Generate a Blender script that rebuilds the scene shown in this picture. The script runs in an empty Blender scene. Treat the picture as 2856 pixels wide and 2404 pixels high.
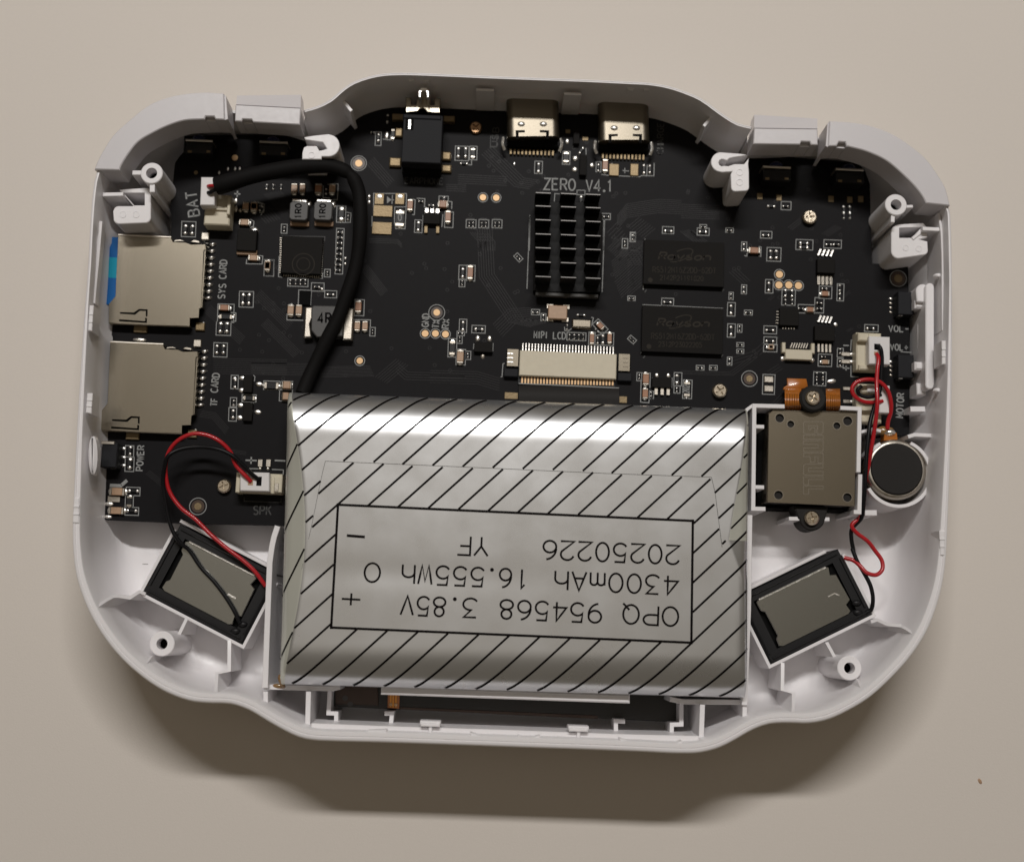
import bpy, bmesh, math, random
from mathutils import Vector, Matrix, Quaternion
from mathutils.geometry import tessellate_polygon
random.seed(4)
S = bpy.context.scene
C = S.collection
R = math.radians

# ------------------------------------------------------------------ camera, world, lamps (1 unit = 1 cm)
FP, CU, CV = 3600.0, 1428.0, 1202.0            # focal length in photo pixels, photo centre
CAMH = 21.2
_d = Vector(((1352 - CU) / FP, -(1750 - CV) / FP, -1)).normalized()
CQ = _d.rotation_difference(Vector((0, 0, -1)))
CAM = Vector((0, 0, CAMH))
cd = bpy.data.cameras.new('camera'); cam = bpy.data.objects.new('camera', cd); C.objects.link(cam)
cam.location = CAM; cam.rotation_mode = 'QUATERNION'; cam.rotation_quaternion = CQ
cd.sensor_width = 36; cd.lens = 36 * FP / 2856; cd.clip_start = 0.1; cd.clip_end = 500
cd.dof.use_dof = True; cd.dof.focus_distance = 20.0; cd.dof.aperture_fstop = 0.15
S.camera = cam
S.view_settings.view_transform = 'Standard'; S.view_settings.look = 'None'
S.view_settings.exposure = 0; S.view_settings.gamma = 1
wd = bpy.data.worlds.new('World'); S.world = wd; wd.use_nodes = True
bg = wd.node_tree.nodes['Background']; bg.inputs[0].default_value = (1.0, 0.82, 0.58, 1); bg.inputs[1].default_value = 0.088


def lamp(name, loc, target, size, power, col):
    l = bpy.data.lights.new(name, 'AREA'); l.shape = 'RECTANGLE'; l.size, l.size_y = size; l.energy = power; l.color = col
    o = bpy.data.objects.new(name, l); C.objects.link(o); o.location = loc
    o.rotation_euler = (Vector(target) - Vector(loc)).to_track_quat('-Z', 'Y').to_euler()
    return o


lamp('desk_lamp', (0.5, 38, 60), (0, 2, 0), (34, 3.2), 30000, (1.0, 0.97, 0.94))
lamp('ceiling_bounce', (-6, 10, 95), (0, 2, 0), (64, 60), 2700, (1.0, 0.90, 0.77))  # unseen area light, added for ceiling bounce and reflections in the metal


# ------------------------------------------------------------------ photo pixel -> point of the place at a given height
def P(u, v, z):
    r = CQ @ Vector(((u - CU) / FP, -(v - CV) / FP, -1))
    t = (z - CAM.z) / r.z
    return CAM + r * t


KEYS = dict(a=(200, 200, 3.4933), b=(200, 600, 3.4933), c=(200, 1100, 3.4933), d=(200, 1500, 2.94),
            e=(700, 200, 3.4933), f=(1200, 200, 2.9943), g=(700, 600, 3.4933), h=(1200, 600, 3.2067),
            i=(1750, 600, 3.528), j=(1900, 250, 2.62), k=(2100, 750, 3.4933), l=(2000, 1050, 2.9943),
            m=(2000, 1450, 2.7143), n=(700, 1050, 2.7947), o=(1400, 1050, 2.7947), p=(700, 1600, 2.62),
            q=(1400, 1600, 2.62), s=(0, 0, 1.0), D=(0, 0, 0.7339))


def K(k, x, y, z):
    X, Y, s = KEYS[k]
    return P(X + x / s, Y + y / s, z)


def KS(k, x, y, z):                              # cm per crop pixel at that place
    return (K(k, x + 1, y, z) - K(k, x, y, z)).length


ROT = R(-2.2)                                    # the device lies turned a little clockwise
ZP = 0.85                                        # top of the circuit board
RIM = 1.9                                        # top of the shell rim
FLOOR = 0.22


# ------------------------------------------------------------------ materials
MATS = {}


def mat(name, col, rough=0.5, metal=0.0, spec=0.5, bump=0.0, bscale=60, var=0.0, vscale=8, coat=0.0, aniso=None, sss=0.0, rvar=0.0):
    m = bpy.data.materials.new(name); m.use_nodes = True
    nt = m.node_tree; b = nt.nodes['Principled BSDF']
    b.inputs['Base Color'].default_value = (*col, 1); b.inputs['Roughness'].default_value = rough
    b.inputs['Metallic'].default_value = metal; b.inputs['Specular IOR Level'].default_value = spec
    b.inputs['Coat Weight'].default_value = coat
    if sss:
        b.inputs['Subsurface Weight'].default_value = sss; b.inputs['Subsurface Radius'].default_value = (.1, .08, .07)
        b.inputs['Subsurface Scale'].default_value = 0.5
    tc = nt.nodes.new('ShaderNodeTexCoord')
    if var or rvar:
        n = nt.nodes.new('ShaderNodeTexNoise'); n.inputs['Scale'].default_value = vscale; n.inputs['Detail'].default_value = 6
        nt.links.new(tc.outputs['Object'], n.inputs['Vector'])
        if var:
            mx = nt.nodes.new('ShaderNodeMix'); mx.data_type = 'RGBA'
            mx.inputs[6].default_value = (*[c * (1 - var) for c in col], 1)
            mx.inputs[7].default_value = (*[min(1, c * (1 + var)) for c in col], 1)
            nt.links.new(n.outputs[0], mx.inputs[0]); nt.links.new(mx.outputs[2], b.inputs['Base Color'])
        if rvar:
            mr = nt.nodes.new('ShaderNodeMapRange'); mr.inputs[1].default_value = .3; mr.inputs[2].default_value = .7
            mr.inputs[3].default_value = max(0, rough - rvar); mr.inputs[4].default_value = rough + rvar
            nt.links.new(n.outputs[0], mr.inputs[0]); nt.links.new(mr.outputs[0], b.inputs['Roughness'])
    if bump:
        n2 = nt.nodes.new('ShaderNodeTexNoise'); n2.inputs['Scale'].default_value = bscale; n2.inputs['Detail'].default_value = 3
        nt.links.new(tc.outputs['Object'], n2.inputs['Vector'])
        bp = nt.nodes.new('ShaderNodeBump'); bp.inputs['Strength'].default_value = bump; bp.inputs['Distance'].default_value = 0.01
        nt.links.new(n2.outputs[0], bp.inputs['Height']); nt.links.new(bp.outputs[0], b.inputs['Normal'])
    MATS[name] = m
    return m


mat('paper', (.70, .650, .597), .75, spec=.2, bump=.16, bscale=34, var=.025, vscale=22)
mat('shaded_white_plastic', (.61, .59, .605), .36, spec=.45, bump=.05, bscale=90, sss=.05, rvar=.06, vscale=12)  # same plastic as the shell, darkened for the dimmer light on the buttons
mat('white_plastic', (.81, .79, .80), .36, spec=.45, bump=.05, bscale=90, sss=.05, rvar=.06, vscale=12)
mat('grey_plastic', (.30, .29, .28), .45, bump=.05)
mat('board', (.0078, .0073, .0083), .52, spec=.10, bump=.06, bscale=140, var=.12, vscale=9)
mat('board_edge', (.05, .045, .03), .6)
mat('trace', (.021, .020, .021), .45, spec=.18)
mat('silk', (.27, .275, .27), .6, bump=.15, bscale=120, var=.18, vscale=60)
mat('silk_dim', (.032, .032, .031), .6)
mat('gold', (.66, .44, .24), .50, metal=.45, bump=.1)
mat('gold_dull', (.21, .155, .085), .45, metal=.6, bump=.3, bscale=40)
mat('via', (.05, .026, .014), .4)
mat('solder', (.92, .90, .86), .34, metal=1, bump=.5, bscale=28, rvar=.1, vscale=30)
mat('tin', (.52, .48, .42), .38, metal=1, bump=.15, bscale=60, rvar=.08)
mat('port_shell', (.22, .195, .155), .40, metal=1, bump=.12, bscale=70)
mat('cage', (.335, .30, .24), .27, metal=1, bump=.05, bscale=260, var=.02, vscale=2)
mat('bend', (.75, .70, .62), .42, metal=1)
mat('plate', (.36, .36, .335), .27, metal=1, bump=.05, bscale=260, var=.02, vscale=2)
mat('plate_warm', (.27, .235, .18), .28, metal=1, bump=.05, bscale=260, var=.02, vscale=2)
mat('etch', (.20, .175, .14), .5, metal=.9)
mat('cap_tan', (.42, .27, .17), .42, bump=.1, var=.15, vscale=30)
mat('cap_brown', (.34, .165, .09), .40, bump=.1, var=.15, vscale=30)
mat('chip', (.0105, .0095, .0088), .65, spec=.10, bump=.25, bscale=150)
mat('chip_mark', (.030, .026, .021), .6, spec=.1)
mat('black_plastic', (.010, .010, .011), .45, spec=.3, bump=.12, bscale=80)
mat('black_jack', (.016, .0165, .019), .6, spec=.15, bump=.3, bscale=70)
mat('void', (.004, .004, .004), .8, spec=.1)
mat('ferrite', (.058, .056, .054), .5, bump=.2, bscale=70)
mat('sleeve', (.006, .0055, .0055), .7, spec=.12, bump=.15, bscale=40)
mat('wire_red', (.42, .010, .016), .33, bump=.05, coat=.2)
mat('wire_black', (.006, .006, .007), .4, spec=.2)
mat('nylon', (.60, .545, .42), .48, sss=.1, var=.06, vscale=10)
mat('nylon_white', (.72, .70, .695), .45, sss=.1)
mat('foil', (.69, .70, .715), .29, metal=.90, bump=.03, bscale=2.2, rvar=.03, vscale=1.5)
mat('foil_sheen', (.72, .73, .66), .34, metal=.55, bump=.1, bscale=3)  # reflected light on the battery's side strips, painted as paler greenish foil
mat('ink', (.004, .0025, .0025), .6, spec=.08)
mat('kapton', (.40, .125, .016), .25, spec=.6, var=.15, vscale=14, coat=.4)
mat('copper_line', (.62, .27, .06), .3, metal=1)
mat('rubber', (.018, .0165, .0155), .65, spec=.2, bump=.2)
mat('blue_card', (.002, .11, .36), .5, spec=.25)
mat('cyan_card', (.002, .29, .43), .5, spec=.25)
mat('blue_dome', (.004, .010, .06), .4)
mat('brown_film', (.045, .022, .014), .35)
mat('dark_panel', (.012, .011, .011), .35)
mat('heatsink', (.005, .005, .0055), .6, spec=.2, bump=.05)
mat('fin_edge', (.15, .145, .14), .45, metal=.7)
mat('screw_steel', (.62, .54, .43), .26, metal=1, bump=.2, bscale=30)
mat('screw_copper', (.42, .26, .15), .35, metal=1)
mat('glue', (.25, .14, .05), .25, coat=.5)


# ------------------------------------------------------------------ mesh builder
def inset(poly, d):
    n = len(poly); out = []
    ar = sum(poly[i][0] * poly[(i + 1) % n][1] - poly[(i + 1) % n][0] * poly[i][1] for i in range(n))
    sg = 1 if ar > 0 else -1
    for i in range(n):
        a, b, c = Vector(poly[i - 1][:2]), Vector(poly[i][:2]), Vector(poly[(i + 1) % n][:2])
        e1 = (b - a); e2 = (c - b)
        if e1.length < 1e-9 or e2.length < 1e-9:
            out.append(b.copy()); continue
        e1.normalize(); e2.normalize()
        n1 = Vector((-e1.y, e1.x)) * sg; n2 = Vector((-e2.y, e2.x)) * sg
        m = n1 + n2
        if m.length < 1e-6: m = n1
        m.normalize(); k = max(.35, m.dot(n1))
        out.append(b + m * (d / k))
    return out


class MB:
    def __init__(s):
        s.v = []; s.f = []; s.fm = []; s.m = []

    def mi(s, name):
        if name not in s.m: s.m.append(name)
        return s.m.index(name)

    def add(s, vs, fs, m):
        o = len(s.v); k = s.mi(m)
        s.v += [tuple(v) for v in vs]
        for f in fs:
            s.f.append([o + i for i in f]); s.fm.append(k)

    def prism(s, poly, z0, z1, m, ch=0.0, holes=None, cap_bottom=False):
        poly = [Vector(p[:2]) for p in poly]; n = len(poly)
        rings = [(poly, z0)]
        if ch: rings += [(poly, z1 - ch), (inset(poly, ch), z1)]
        else: rings += [(poly, z1)]
        vs = [(p.x, p.y, z) for r, z in rings for p in r]; fs = []
        for r in range(len(rings) - 1):
            for i in range(n):
                j = (i + 1) % n
                fs.append((r * n + i, r * n + j, (r + 1) * n + j, (r + 1) * n + i))
        if cap_bottom: fs.append(tuple(range(n)))
        if not holes:
            fs.append(tuple(range((len(rings) - 1) * n, len(rings) * n))); s.add(vs, fs, m)
        else:
            s.add(vs, fs, m)
            top = rings[-1][0]
            loops = [[Vector((p.x, p.y, z1)) for p in top]] + [[Vector((p[0], p[1], z1)) for p in h] for h in holes]
            flat = [p for l in loops for p in l]
            s.add(flat, [tuple(t) for t in tessellate_polygon(loops)], m)
            for h in holes:
                k = len(h)
                s.add([(p[0], p[1], z0) for p in h] + [(p[0], p[1], z1) for p in h],
                      [(i, (i + 1) % k, k + (i + 1) % k, k + i) for i in range(k)], m)

    def cyl(s, c, r, z0, z1, m, n=24, ch=0.0, r2=None, holes=None):
        s.prism([(c[0] + r * math.cos(2 * math.pi * i / n), c[1] + r * math.sin(2 * math.pi * i / n)) for i in range(n)], z0, z1, m, ch, holes)

    def ring(s, c, r0, r1, z0, z1, m, n=28, ch=0.0):
        s.cyl(c, r1, z0, z1, m, n, ch, holes=[circ(c, r0, n)])

    def blob(s, c, rx, ry, h, m, rot=0.0, n=10, rings=3):
        vs = []; fs = []
        cr, sr = math.cos(rot), math.sin(rot)
        for j in range(rings):
            a = j / rings * math.pi / 2
            for i in range(n):
                t = 2 * math.pi * i / n
                x = rx * math.cos(a) * math.cos(t); y = ry * math.cos(a) * math.sin(t)
                vs.append((c[0] + x * cr - y * sr, c[1] + x * sr + y * cr, c[2] + h * math.sin(a)))
        vs.append((c[0], c[1], c[2] + h))
        for j in range(rings - 1):
            for i in range(n):
                k = (i + 1) % n
                fs.append((j * n + i, j * n + k, (j + 1) * n + k, (j + 1) * n + i))
        for i in range(n): fs.append(((rings - 1) * n + i, (rings - 1) * n + (i + 1) % n, len(vs) - 1))
        s.add(vs, fs, m)

    def tube(s, pts, r, m, n=10, caps=True, flat=1.0):
        pts = [Vector(p) for p in pts]; N = len(pts); vs = []; fs = []
        for i, p in enumerate(pts):
            t = (pts[min(i + 1, N - 1)] - pts[max(i - 1, 0)]).normalized()
            a = t.cross(Vector((0, 0, 1)))
            if a.length < .05: a = Vector((1, 0, 0))
            a.normalize(); b = a.cross(t).normalized()
            rr = r(i / (N - 1)) if callable(r) else r
            for k in range(n):
                q = 2 * math.pi * k / n
                vs.append(p + a * (rr * math.cos(q)) + b * (rr * flat * math.sin(q)))
        for i in range(N - 1):
            for k in range(n):
                l = (k + 1) % n
                fs.append((i * n + k, i * n + l, (i + 1) * n + l, (i + 1) * n + k))
        if caps: fs += [tuple(range(n)), tuple(range((N - 1) * n, N * n))]
        s.add(vs, fs, m)

    def ribbon(s, pts, w, m, zf=None, closed=False):
        pts = [Vector(p) for p in pts]
        P2 = [pts[0]]
        for p in pts[1:]:
            if (p - P2[-1]).length > 1e-5: P2.append(p)
        N = len(P2)
        if N < 2: return
        vs = []
        for i, p in enumerate(P2):
            if closed and (P2[0] - P2[-1]).length > 1e-5:
                a, b = P2[i - 1], P2[(i + 1) % N]
            else:
                a, b = P2[max(i - 1, 0)], P2[min(i + 1, N - 1)]
            d1 = (p - a).xy; d2 = (b - p).xy
            if d1.length < 1e-7: d1 = d2
            if d2.length < 1e-7: d2 = d1
            d1.normalize(); d2.normalize()
            t = d1 + d2
            if t.length < 1e-4: t = d1
            t.normalize(); nn = Vector((-t.y, t.x)); k = max(.5, nn.dot(Vector((-d1.y, d1.x))))
            for sg in (1, -1):
                q = p.xy + nn * (sg * w / 2 / k)
                vs.append((q.x, q.y, zf(q) if zf else p.z))
        fs = [(2 * i, 2 * i + 1, 2 * i + 3, 2 * i + 2) for i in range(N - 1)]
        if closed: fs.append((2 * N - 2, 2 * N - 1, 1, 0))
        s.add(vs, fs, m)

    def wall(s, pts, th, z0, z1, m, ch=0.006, closed=False):
        pts = [Vector(p[:2]) for p in pts]; N = len(pts); L = []; Rr = []
        for i, p in enumerate(pts):
            a = pts[i - 1] if (i > 0 or closed) else p
            b = pts[(i + 1) % N] if (i < N - 1 or closed) else p
            d1 = p - a; d2 = b - p
            if d1.length < 1e-7: d1 = d2
            if d2.length < 1e-7: d2 = d1
            d1 = d1.normalized(); d2 = d2.normalized(); t = (d1 + d2)
            if t.length < 1e-4: t = d1
            t.normalize(); nn = Vector((-t.y, t.x)); k = max(.5, nn.dot(Vector((-d1.y, d1.x))))
            L.append(p + nn * th / 2 / k); Rr.append(p - nn * th / 2 / k)
        if closed:
            s.prism(L if area(L) > area(Rr) else Rr, z0, z1, m, 0, holes=[Rr if area(L) > area(Rr) else L])
        else:
            s.prism(L + Rr[::-1], z0, z1, m, ch)

    def build(s, smooth=None):
        me = bpy.data.meshes.new('m'); bm = bmesh.new()
        bv = [bm.verts.new(v) for v in s.v]
        for f, k in zip(s.f, s.fm):
            try:
                q = bm.faces.new([bv[i] for i in f]); q.material_index = k
            except ValueError: pass
        bmesh.ops.remove_doubles(bm, verts=bm.verts, dist=1e-5)
        bmesh.ops.recalc_face_normals(bm, faces=bm.faces)
        bm.to_mesh(me); bm.free()
        for n in s.m: me.materials.append(MATS[n])
        if smooth:
            me.polygons.foreach_set('use_smooth', [True] * len(me.polygons)); me.set_sharp_from_angle(angle=R(smooth))
        return me


def area(p):
    return abs(sum(p[i].x * p[(i + 1) % len(p)].y - p[(i + 1) % len(p)].x * p[i].y for i in range(len(p)))) / 2


def circ(c, r, n=24):
    return [(c[0] + r * math.cos(2 * math.pi * i / n), c[1] + r * math.sin(2 * math.pi * i / n)) for i in range(n)]


def rect(c, w, h, rot=0.0):
    a = ROT + R(rot); ca, sa = math.cos(a), math.sin(a)
    return [Vector((c[0] + x * ca - y * sa, c[1] + x * sa + y * ca)) for x, y in ((-w / 2, -h / 2), (w / 2, -h / 2), (w / 2, h / 2), (-w / 2, h / 2))]


def rrect(c, w, h, r, rot=0.0, n=5):
    a = ROT + R(rot); ca, sa = math.cos(a), math.sin(a); out = []
    for qx, qy, a0 in ((1, 1, 0), (-1, 1, 90), (-1, -1, 180), (1, -1, 270)):
        for i in range(n + 1):
            t = R(a0 + 90 * i / n); x = qx * (w / 2 - r) + r * math.cos(t); y = qy * (h / 2 - r) + r * math.sin(t)
            out.append(Vector((c[0] + x * ca - y * sa, c[1] + x * sa + y * ca)))
    return out


def poly(k, pts, z):
    return [K(k, x, y, z).xy for x, y in pts]


def smooth_line(pts, step=None, n=8, closed=False):
    pts = [Vector(p) for p in pts]; N = len(pts); out = []
    rng = range(N if closed else N - 1)
    for i in rng:
        p0 = pts[i - 1] if (i > 0 or closed) else pts[0] * 2 - pts[1]
        p1 = pts[i]; p2 = pts[(i + 1) % N]
        p3 = pts[(i + 2) % N] if (i + 2 < N or closed) else p2 * 2 - p1
        t1 = max(1e-6, (p1 - p0).length ** .5); t2 = max(1e-6, (p2 - p1).length ** .5); t3 = max(1e-6, (p3 - p2).length ** .5)
        m1 = (p1 - p0) / t1 - (p2 - p0) / (t1 + t2) + (p2 - p1) / t2
        m2 = (p2 - p1) / t2 - (p3 - p1) / (t2 + t3) + (p3 - p2) / t3
        m1 *= t2; m2 *= t2
        k = max(1, int((p2 - p1).length / step)) if step else n
        for j in range(k):
            t = j / k
            out.append(p1 * (2 * t ** 3 - 3 * t * t + 1) + m1 * (t ** 3 - 2 * t * t + t) + p2 * (-2 * t ** 3 + 3 * t * t) + m2 * (t ** 3 - t * t))
    if not closed: out.append(pts[-1])
    return out


WL = {}


def tag(o, label=None, cat=None, group=None, kind=None):
    if label: o['label'] = label
    if cat: o['category'] = cat
    if group: o['group'] = group
    if kind: o['kind'] = kind
    return o


def thing(name, loc, label, cat, group=None):
    o = bpy.data.objects.new(name, None); o.empty_display_size = .2; C.objects.link(o)
    o.location = loc; WL[o] = Vector(loc)
    return tag(o, label, cat, group)


JOINED = {'silkscreen', 'copper_trace', 'marking', 'stripe_print', 'label_print', 'wrap_edge', 'contact_bed', 'solder_balls'}


def clusters(mb):
    par = list(range(len(mb.v)))

    def find(i):
        while par[i] != i:
            par[i] = par[par[i]]; i = par[i]
        return i
    key = {}
    for i, v in enumerate(mb.v):
        k = (round(v[0], 4), round(v[1], 4), round(v[2], 4))
        if k in key: par[find(i)] = find(key[k])
        else: key[k] = i
    for f in mb.f:
        for i in f[1:]: par[find(i)] = find(f[0])
    bb = {}
    for i, v in enumerate(mb.v):
        r = find(i); b = bb.setdefault(r, [1e9] * 3 + [-1e9] * 3)
        for a in range(3): b[a] = min(b[a], v[a]); b[3 + a] = max(b[3 + a], v[a])
    rs = list(bb); grp = {r: r for r in rs}; ch = True
    while ch:
        ch = False
        for x in range(len(rs)):
            for y in range(x):
                A, B = grp[rs[x]], grp[rs[y]]
                if A != B and all(bb[A][a] <= bb[B][3 + a] + .004 and bb[B][a] <= bb[A][3 + a] + .004 for a in range(3)):
                    for a in range(3): bb[B][a] = min(bb[A][a], bb[B][a]); bb[B][3 + a] = max(bb[A][3 + a], bb[B][3 + a])
                    for r in rs:
                        if grp[r] == A: grp[r] = B
                    ch = True
    out = {}
    for fi, f in enumerate(mb.f): out.setdefault(grp[find(f[0])], []).append(fi)
    return list(out.values())


def obj(name, mb, parent=None, smooth=35, kind=None, label=None):
    if parent and name not in JOINED and len(mb.f) < 1500:
        cl = clusters(mb)
        if len(cl) > 1:
            first = None
            for fl in cl:
                q = MB(); q.m = list(mb.m); ix = {}
                for fi in fl:
                    f = []
                    for i in mb.f[fi]:
                        if i not in ix: ix[i] = len(q.v); q.v.append(mb.v[i])
                        f.append(ix[i])
                    q.f.append(f); q.fm.append(mb.fm[fi])
                o = one(name, q, parent, smooth, kind, label); first = first or o
            return first
    return one(name, mb, parent, smooth, kind, label)


def one(name, mb, parent=None, smooth=35, kind=None, label=None):
    base = WL[parent] if parent else Vector((0, 0, 0))
    xs = [v[0] for v in mb.v]; ys = [v[1] for v in mb.v]; zs = [v[2] for v in mb.v]
    org = Vector(((min(xs) + max(xs)) / 2, (min(ys) + max(ys)) / 2, min(zs)))
    mb.v = [(v[0] - org.x, v[1] - org.y, v[2] - org.z) for v in mb.v]
    o = bpy.data.objects.new(name, mb.build(smooth)); C.objects.link(o)
    o.parent = parent; o.location = org - base; WL[o] = org
    if kind: o['kind'] = kind
    if label: o['label'] = label
    return o


def place(name, me, loc, parent, rot=0.0, label=None):
    o = bpy.data.objects.new(name, me); C.objects.link(o); o.parent = parent
    o.location = Vector(loc) - (WL[parent] if parent else Vector((0, 0, 0))); o.rotation_euler = (0, 0, rot); WL[o] = Vector(loc)
    if label: o['label'] = label
    return o


def bx(mb, k, x, y, w, h, z0, z1, m, rot=0, ch=0.004):
    c = K(k, x, y, z1); s = KS(k, x, y, z1)
    mb.prism(rect(c, w * s, h * s, rot), z0, z1, m, min(ch, w * s * .3, h * s * .3, (z1 - z0) * .45))


# ------------------------------------------------------------------ stroke lettering (as pen plotted print)
def EL(cx, cy, rx, ry, a0, a1, n=16):
    return [(cx + rx * math.cos(R(a0 + (a1 - a0) * i / n)), cy + ry * math.sin(R(a0 + (a1 - a0) * i / n))) for i in range(n + 1)]


G = {
    '0': [EL(2, 3, 1.9, 3, 90, 450, 24)], 'O': [EL(2, 3, 2.1, 3, 90, 450, 24)], '1': [[(1, 4.8), (2, 6), (2, 0)]],
    '2': [EL(2, 4.2, 1.9, 1.8, 165, -35) + [(0, 0), (4, 0)]],
    '3': [[(.3, 6), (3.7, 6), (1.7, 3.7)] + EL(1.9, 1.85, 2, 1.85, 85, -150)],
    '4': [[(2.9, 0), (2.9, 6), (0, 1.7), (4, 1.7)]], '5': [[(3.6, 6), (.7, 6), (.4, 3.2)] + EL(1.9, 2, 2, 2, 130, -150)],
    '6': [EL(2, 1.9, 1.9, 1.9, 0, 360, 20), EL(3.2, 2.4, 3.1, 3.6, 180, 95)], '7': [[(0, 6), (4, 6), (1.5, 0)]],
    '8': [EL(2, 4.5, 1.5, 1.5, 90, 450, 18), EL(2, 1.5, 1.9, 1.5, 90, 450, 18)],
    '9': [EL(2, 4.1, 1.9, 1.9, 0, 360, 20), EL(.8, 3.6, 3.1, 3.6, 0, -85)],
    'A': [[(0, 0), (2, 6), (4, 0)], [(.75, 2.1), (3.25, 2.1)]],
    'B': [[(0, 0), (0, 6), (2, 6)] + EL(2.2, 4.6, 1.4, 1.4, 90, -90, 8) + [(0, 3.2)], [(2, 3.2)] + EL(2.3, 1.6, 1.6, 1.6, 90, -90, 8) + [(0, 0)]],
    'C': [EL(2.2, 3, 2.2, 3, 50, 310)], 'D': [[(0, 0), (0, 6), (1.5, 6)] + EL(1.5, 3, 2.5, 3, 90, -90) + [(0, 0)]],
    'E': [[(3.7, 6), (0, 6), (0, 0), (3.7, 0)], [(0, 3.1), (3, 3.1)]], 'F': [[(3.7, 6), (0, 6), (0, 0)], [(0, 3.1), (3, 3.1)]],
    'G': [EL(2.2, 3, 2.2, 3, 50, 340) + [(4.2, 2.8), (2.4, 2.8)]], 'H': [[(0, 0), (0, 6)], [(4, 0), (4, 6)], [(0, 3), (4, 3)]],
    'I': [[(2, 0), (2, 6)]], 'K': [[(0, 0), (0, 6)], [(3.8, 6), (0, 2.5)], [(1.4, 3.8), (4, 0)]], 'L': [[(0, 6), (0, 0), (3.6, 0)]],
    'M': [[(0, 0), (0, 6), (2, 2), (4, 6), (4, 0)]], 'N': [[(0, 0), (0, 6), (4, 0), (4, 6)]],
    'P': [[(0, 0), (0, 6), (2, 6)] + EL(2.2, 4.4, 1.7, 1.6, 90, -90, 10) + [(0, 2.8)]],
    'Q': [EL(2, 3, 2.1, 3, 90, 450, 24), [(2.5, 1.6), (4.2, -.4)]],
    'R': [[(0, 0), (0, 6), (2, 6)] + EL(2.2, 4.5, 1.7, 1.5, 90, -90, 10) + [(0, 3)], [(2, 3), (4, 0)]],
    'S': [EL(2, 4.5, 1.7, 1.5, 35, 270, 12) + EL(2, 1.5, 1.9, 1.5, 90, -150, 12)], 'T': [[(0, 6), (4, 6)], [(2, 6), (2, 0)]],
    'U': [[(0, 6), (0, 2)] + EL(2, 2, 2, 2, 180, 360) + [(4, 6)]], 'V': [[(0, 6), (2, 0), (4, 6)]],
    'W': [[(0, 6), (1, 0), (2, 5), (3, 0), (4, 6)]], 'X': [[(0, 0), (4, 6)], [(0, 6), (4, 0)]], 'Y': [[(0, 6), (2, 3), (4, 6)], [(2, 3), (2, 0)]],
    'Z': [[(0, 6), (4, 6), (0, 0), (4, 0)]], '.': [[(1.8, 0), (1.8, .6)]], '+': [[(0, 3), (4, 3)], [(2, 1), (2, 5)]], '-': [[(.3, 3), (3.7, 3)]],
    'm': [[(0, 0), (0, 4)], [(0, 2.8)] + EL(1, 3, 1, 1, 180, 0, 8) + [(2, 0)], [(2, 2.8)] + EL(3, 3, 1, 1, 180, 0, 8) + [(4, 0)]],
    'h': [[(0, 0), (0, 6)], [(0, 2.4)] + EL(1.8, 2.5, 1.8, 1.5, 180, 0, 10) + [(3.6, 0)]],
    'a': [EL(1.9, 1.9, 1.9, 1.9, 0, 360), [(3.8, 3.8), (3.8, 0)]], 'y': [[(0, 4), (2, 0)], [(4, 4), (1, -2)]],
    's': [EL(2, 2.9, 1.6, 1.0, 35, 270, 8) + EL(2, .95, 1.7, .95, 90, -150, 8)], 'o': [EL(2, 1.9, 2, 1.9, 0, 360)],
    'n': [[(0, 0), (0, 4)], [(0, 2.2)] + EL(2, 2.2, 2, 1.7, 180, 0) + [(4, 0)]],
}


def text(mb, t, a, b, h, w, m, z=0, zf=None, gap=.42, slant=0.0, gw=None):
    """letters from point a to point b along the baseline, h high"""
    a = Vector(a[:2]); b = Vector(b[:2]); d = (b - a); L = d.length; d.normalize(); u = Vector((-d.y, d.x))
    n = len(t); unit = L / (n + (n - 1) * gap) if n > 1 else L
    for i, ch in enumerate(t):
        for st in G.get(ch, []):
            pts = []
            for x, y in st:
                q = a + d * (i * unit * (1 + gap) + x / 4 * unit + slant * y / 6 * h) + u * (y / 6 * h)
                pts.append((q.x, q.y, z))
            if ch == '1' and n > 1: pts = [(p[0], p[1], p[2]) for p in pts]
            fine = []
            for p, q in zip(pts, pts[1:]):
                k = max(1, int((Vector(q) - Vector(p)).length / .12)) if zf else 1
                fine += [Vector(p).lerp(Vector(q), j / k) for j in range(k)]
            fine.append(Vector(pts[-1]))
            cl = len(fine) > 6 and (fine[0] - fine[-1]).length < 1e-4
            mb.ribbon(fine[:-1] if cl else fine, w, m, zf, closed=cl)


# ================================================================== TABLE
mb = MB(); mb.add([(-90, -70, 0), (90, -70, 0), (90, 80, 0), (-90, 80, 0)], [(0, 1, 2, 3)], 'paper')
obj('table_surface', mb, kind='structure')
mb = MB(); c = K('s', 2733, 2178, 0); mb.blob((c.x, c.y, 0), .028, .05, .012, 'cap_tan', rot=.5)
tag(obj('crumb', mb), 'tiny brown crumb on the bare paper at the lower right', 'crumb')

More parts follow.
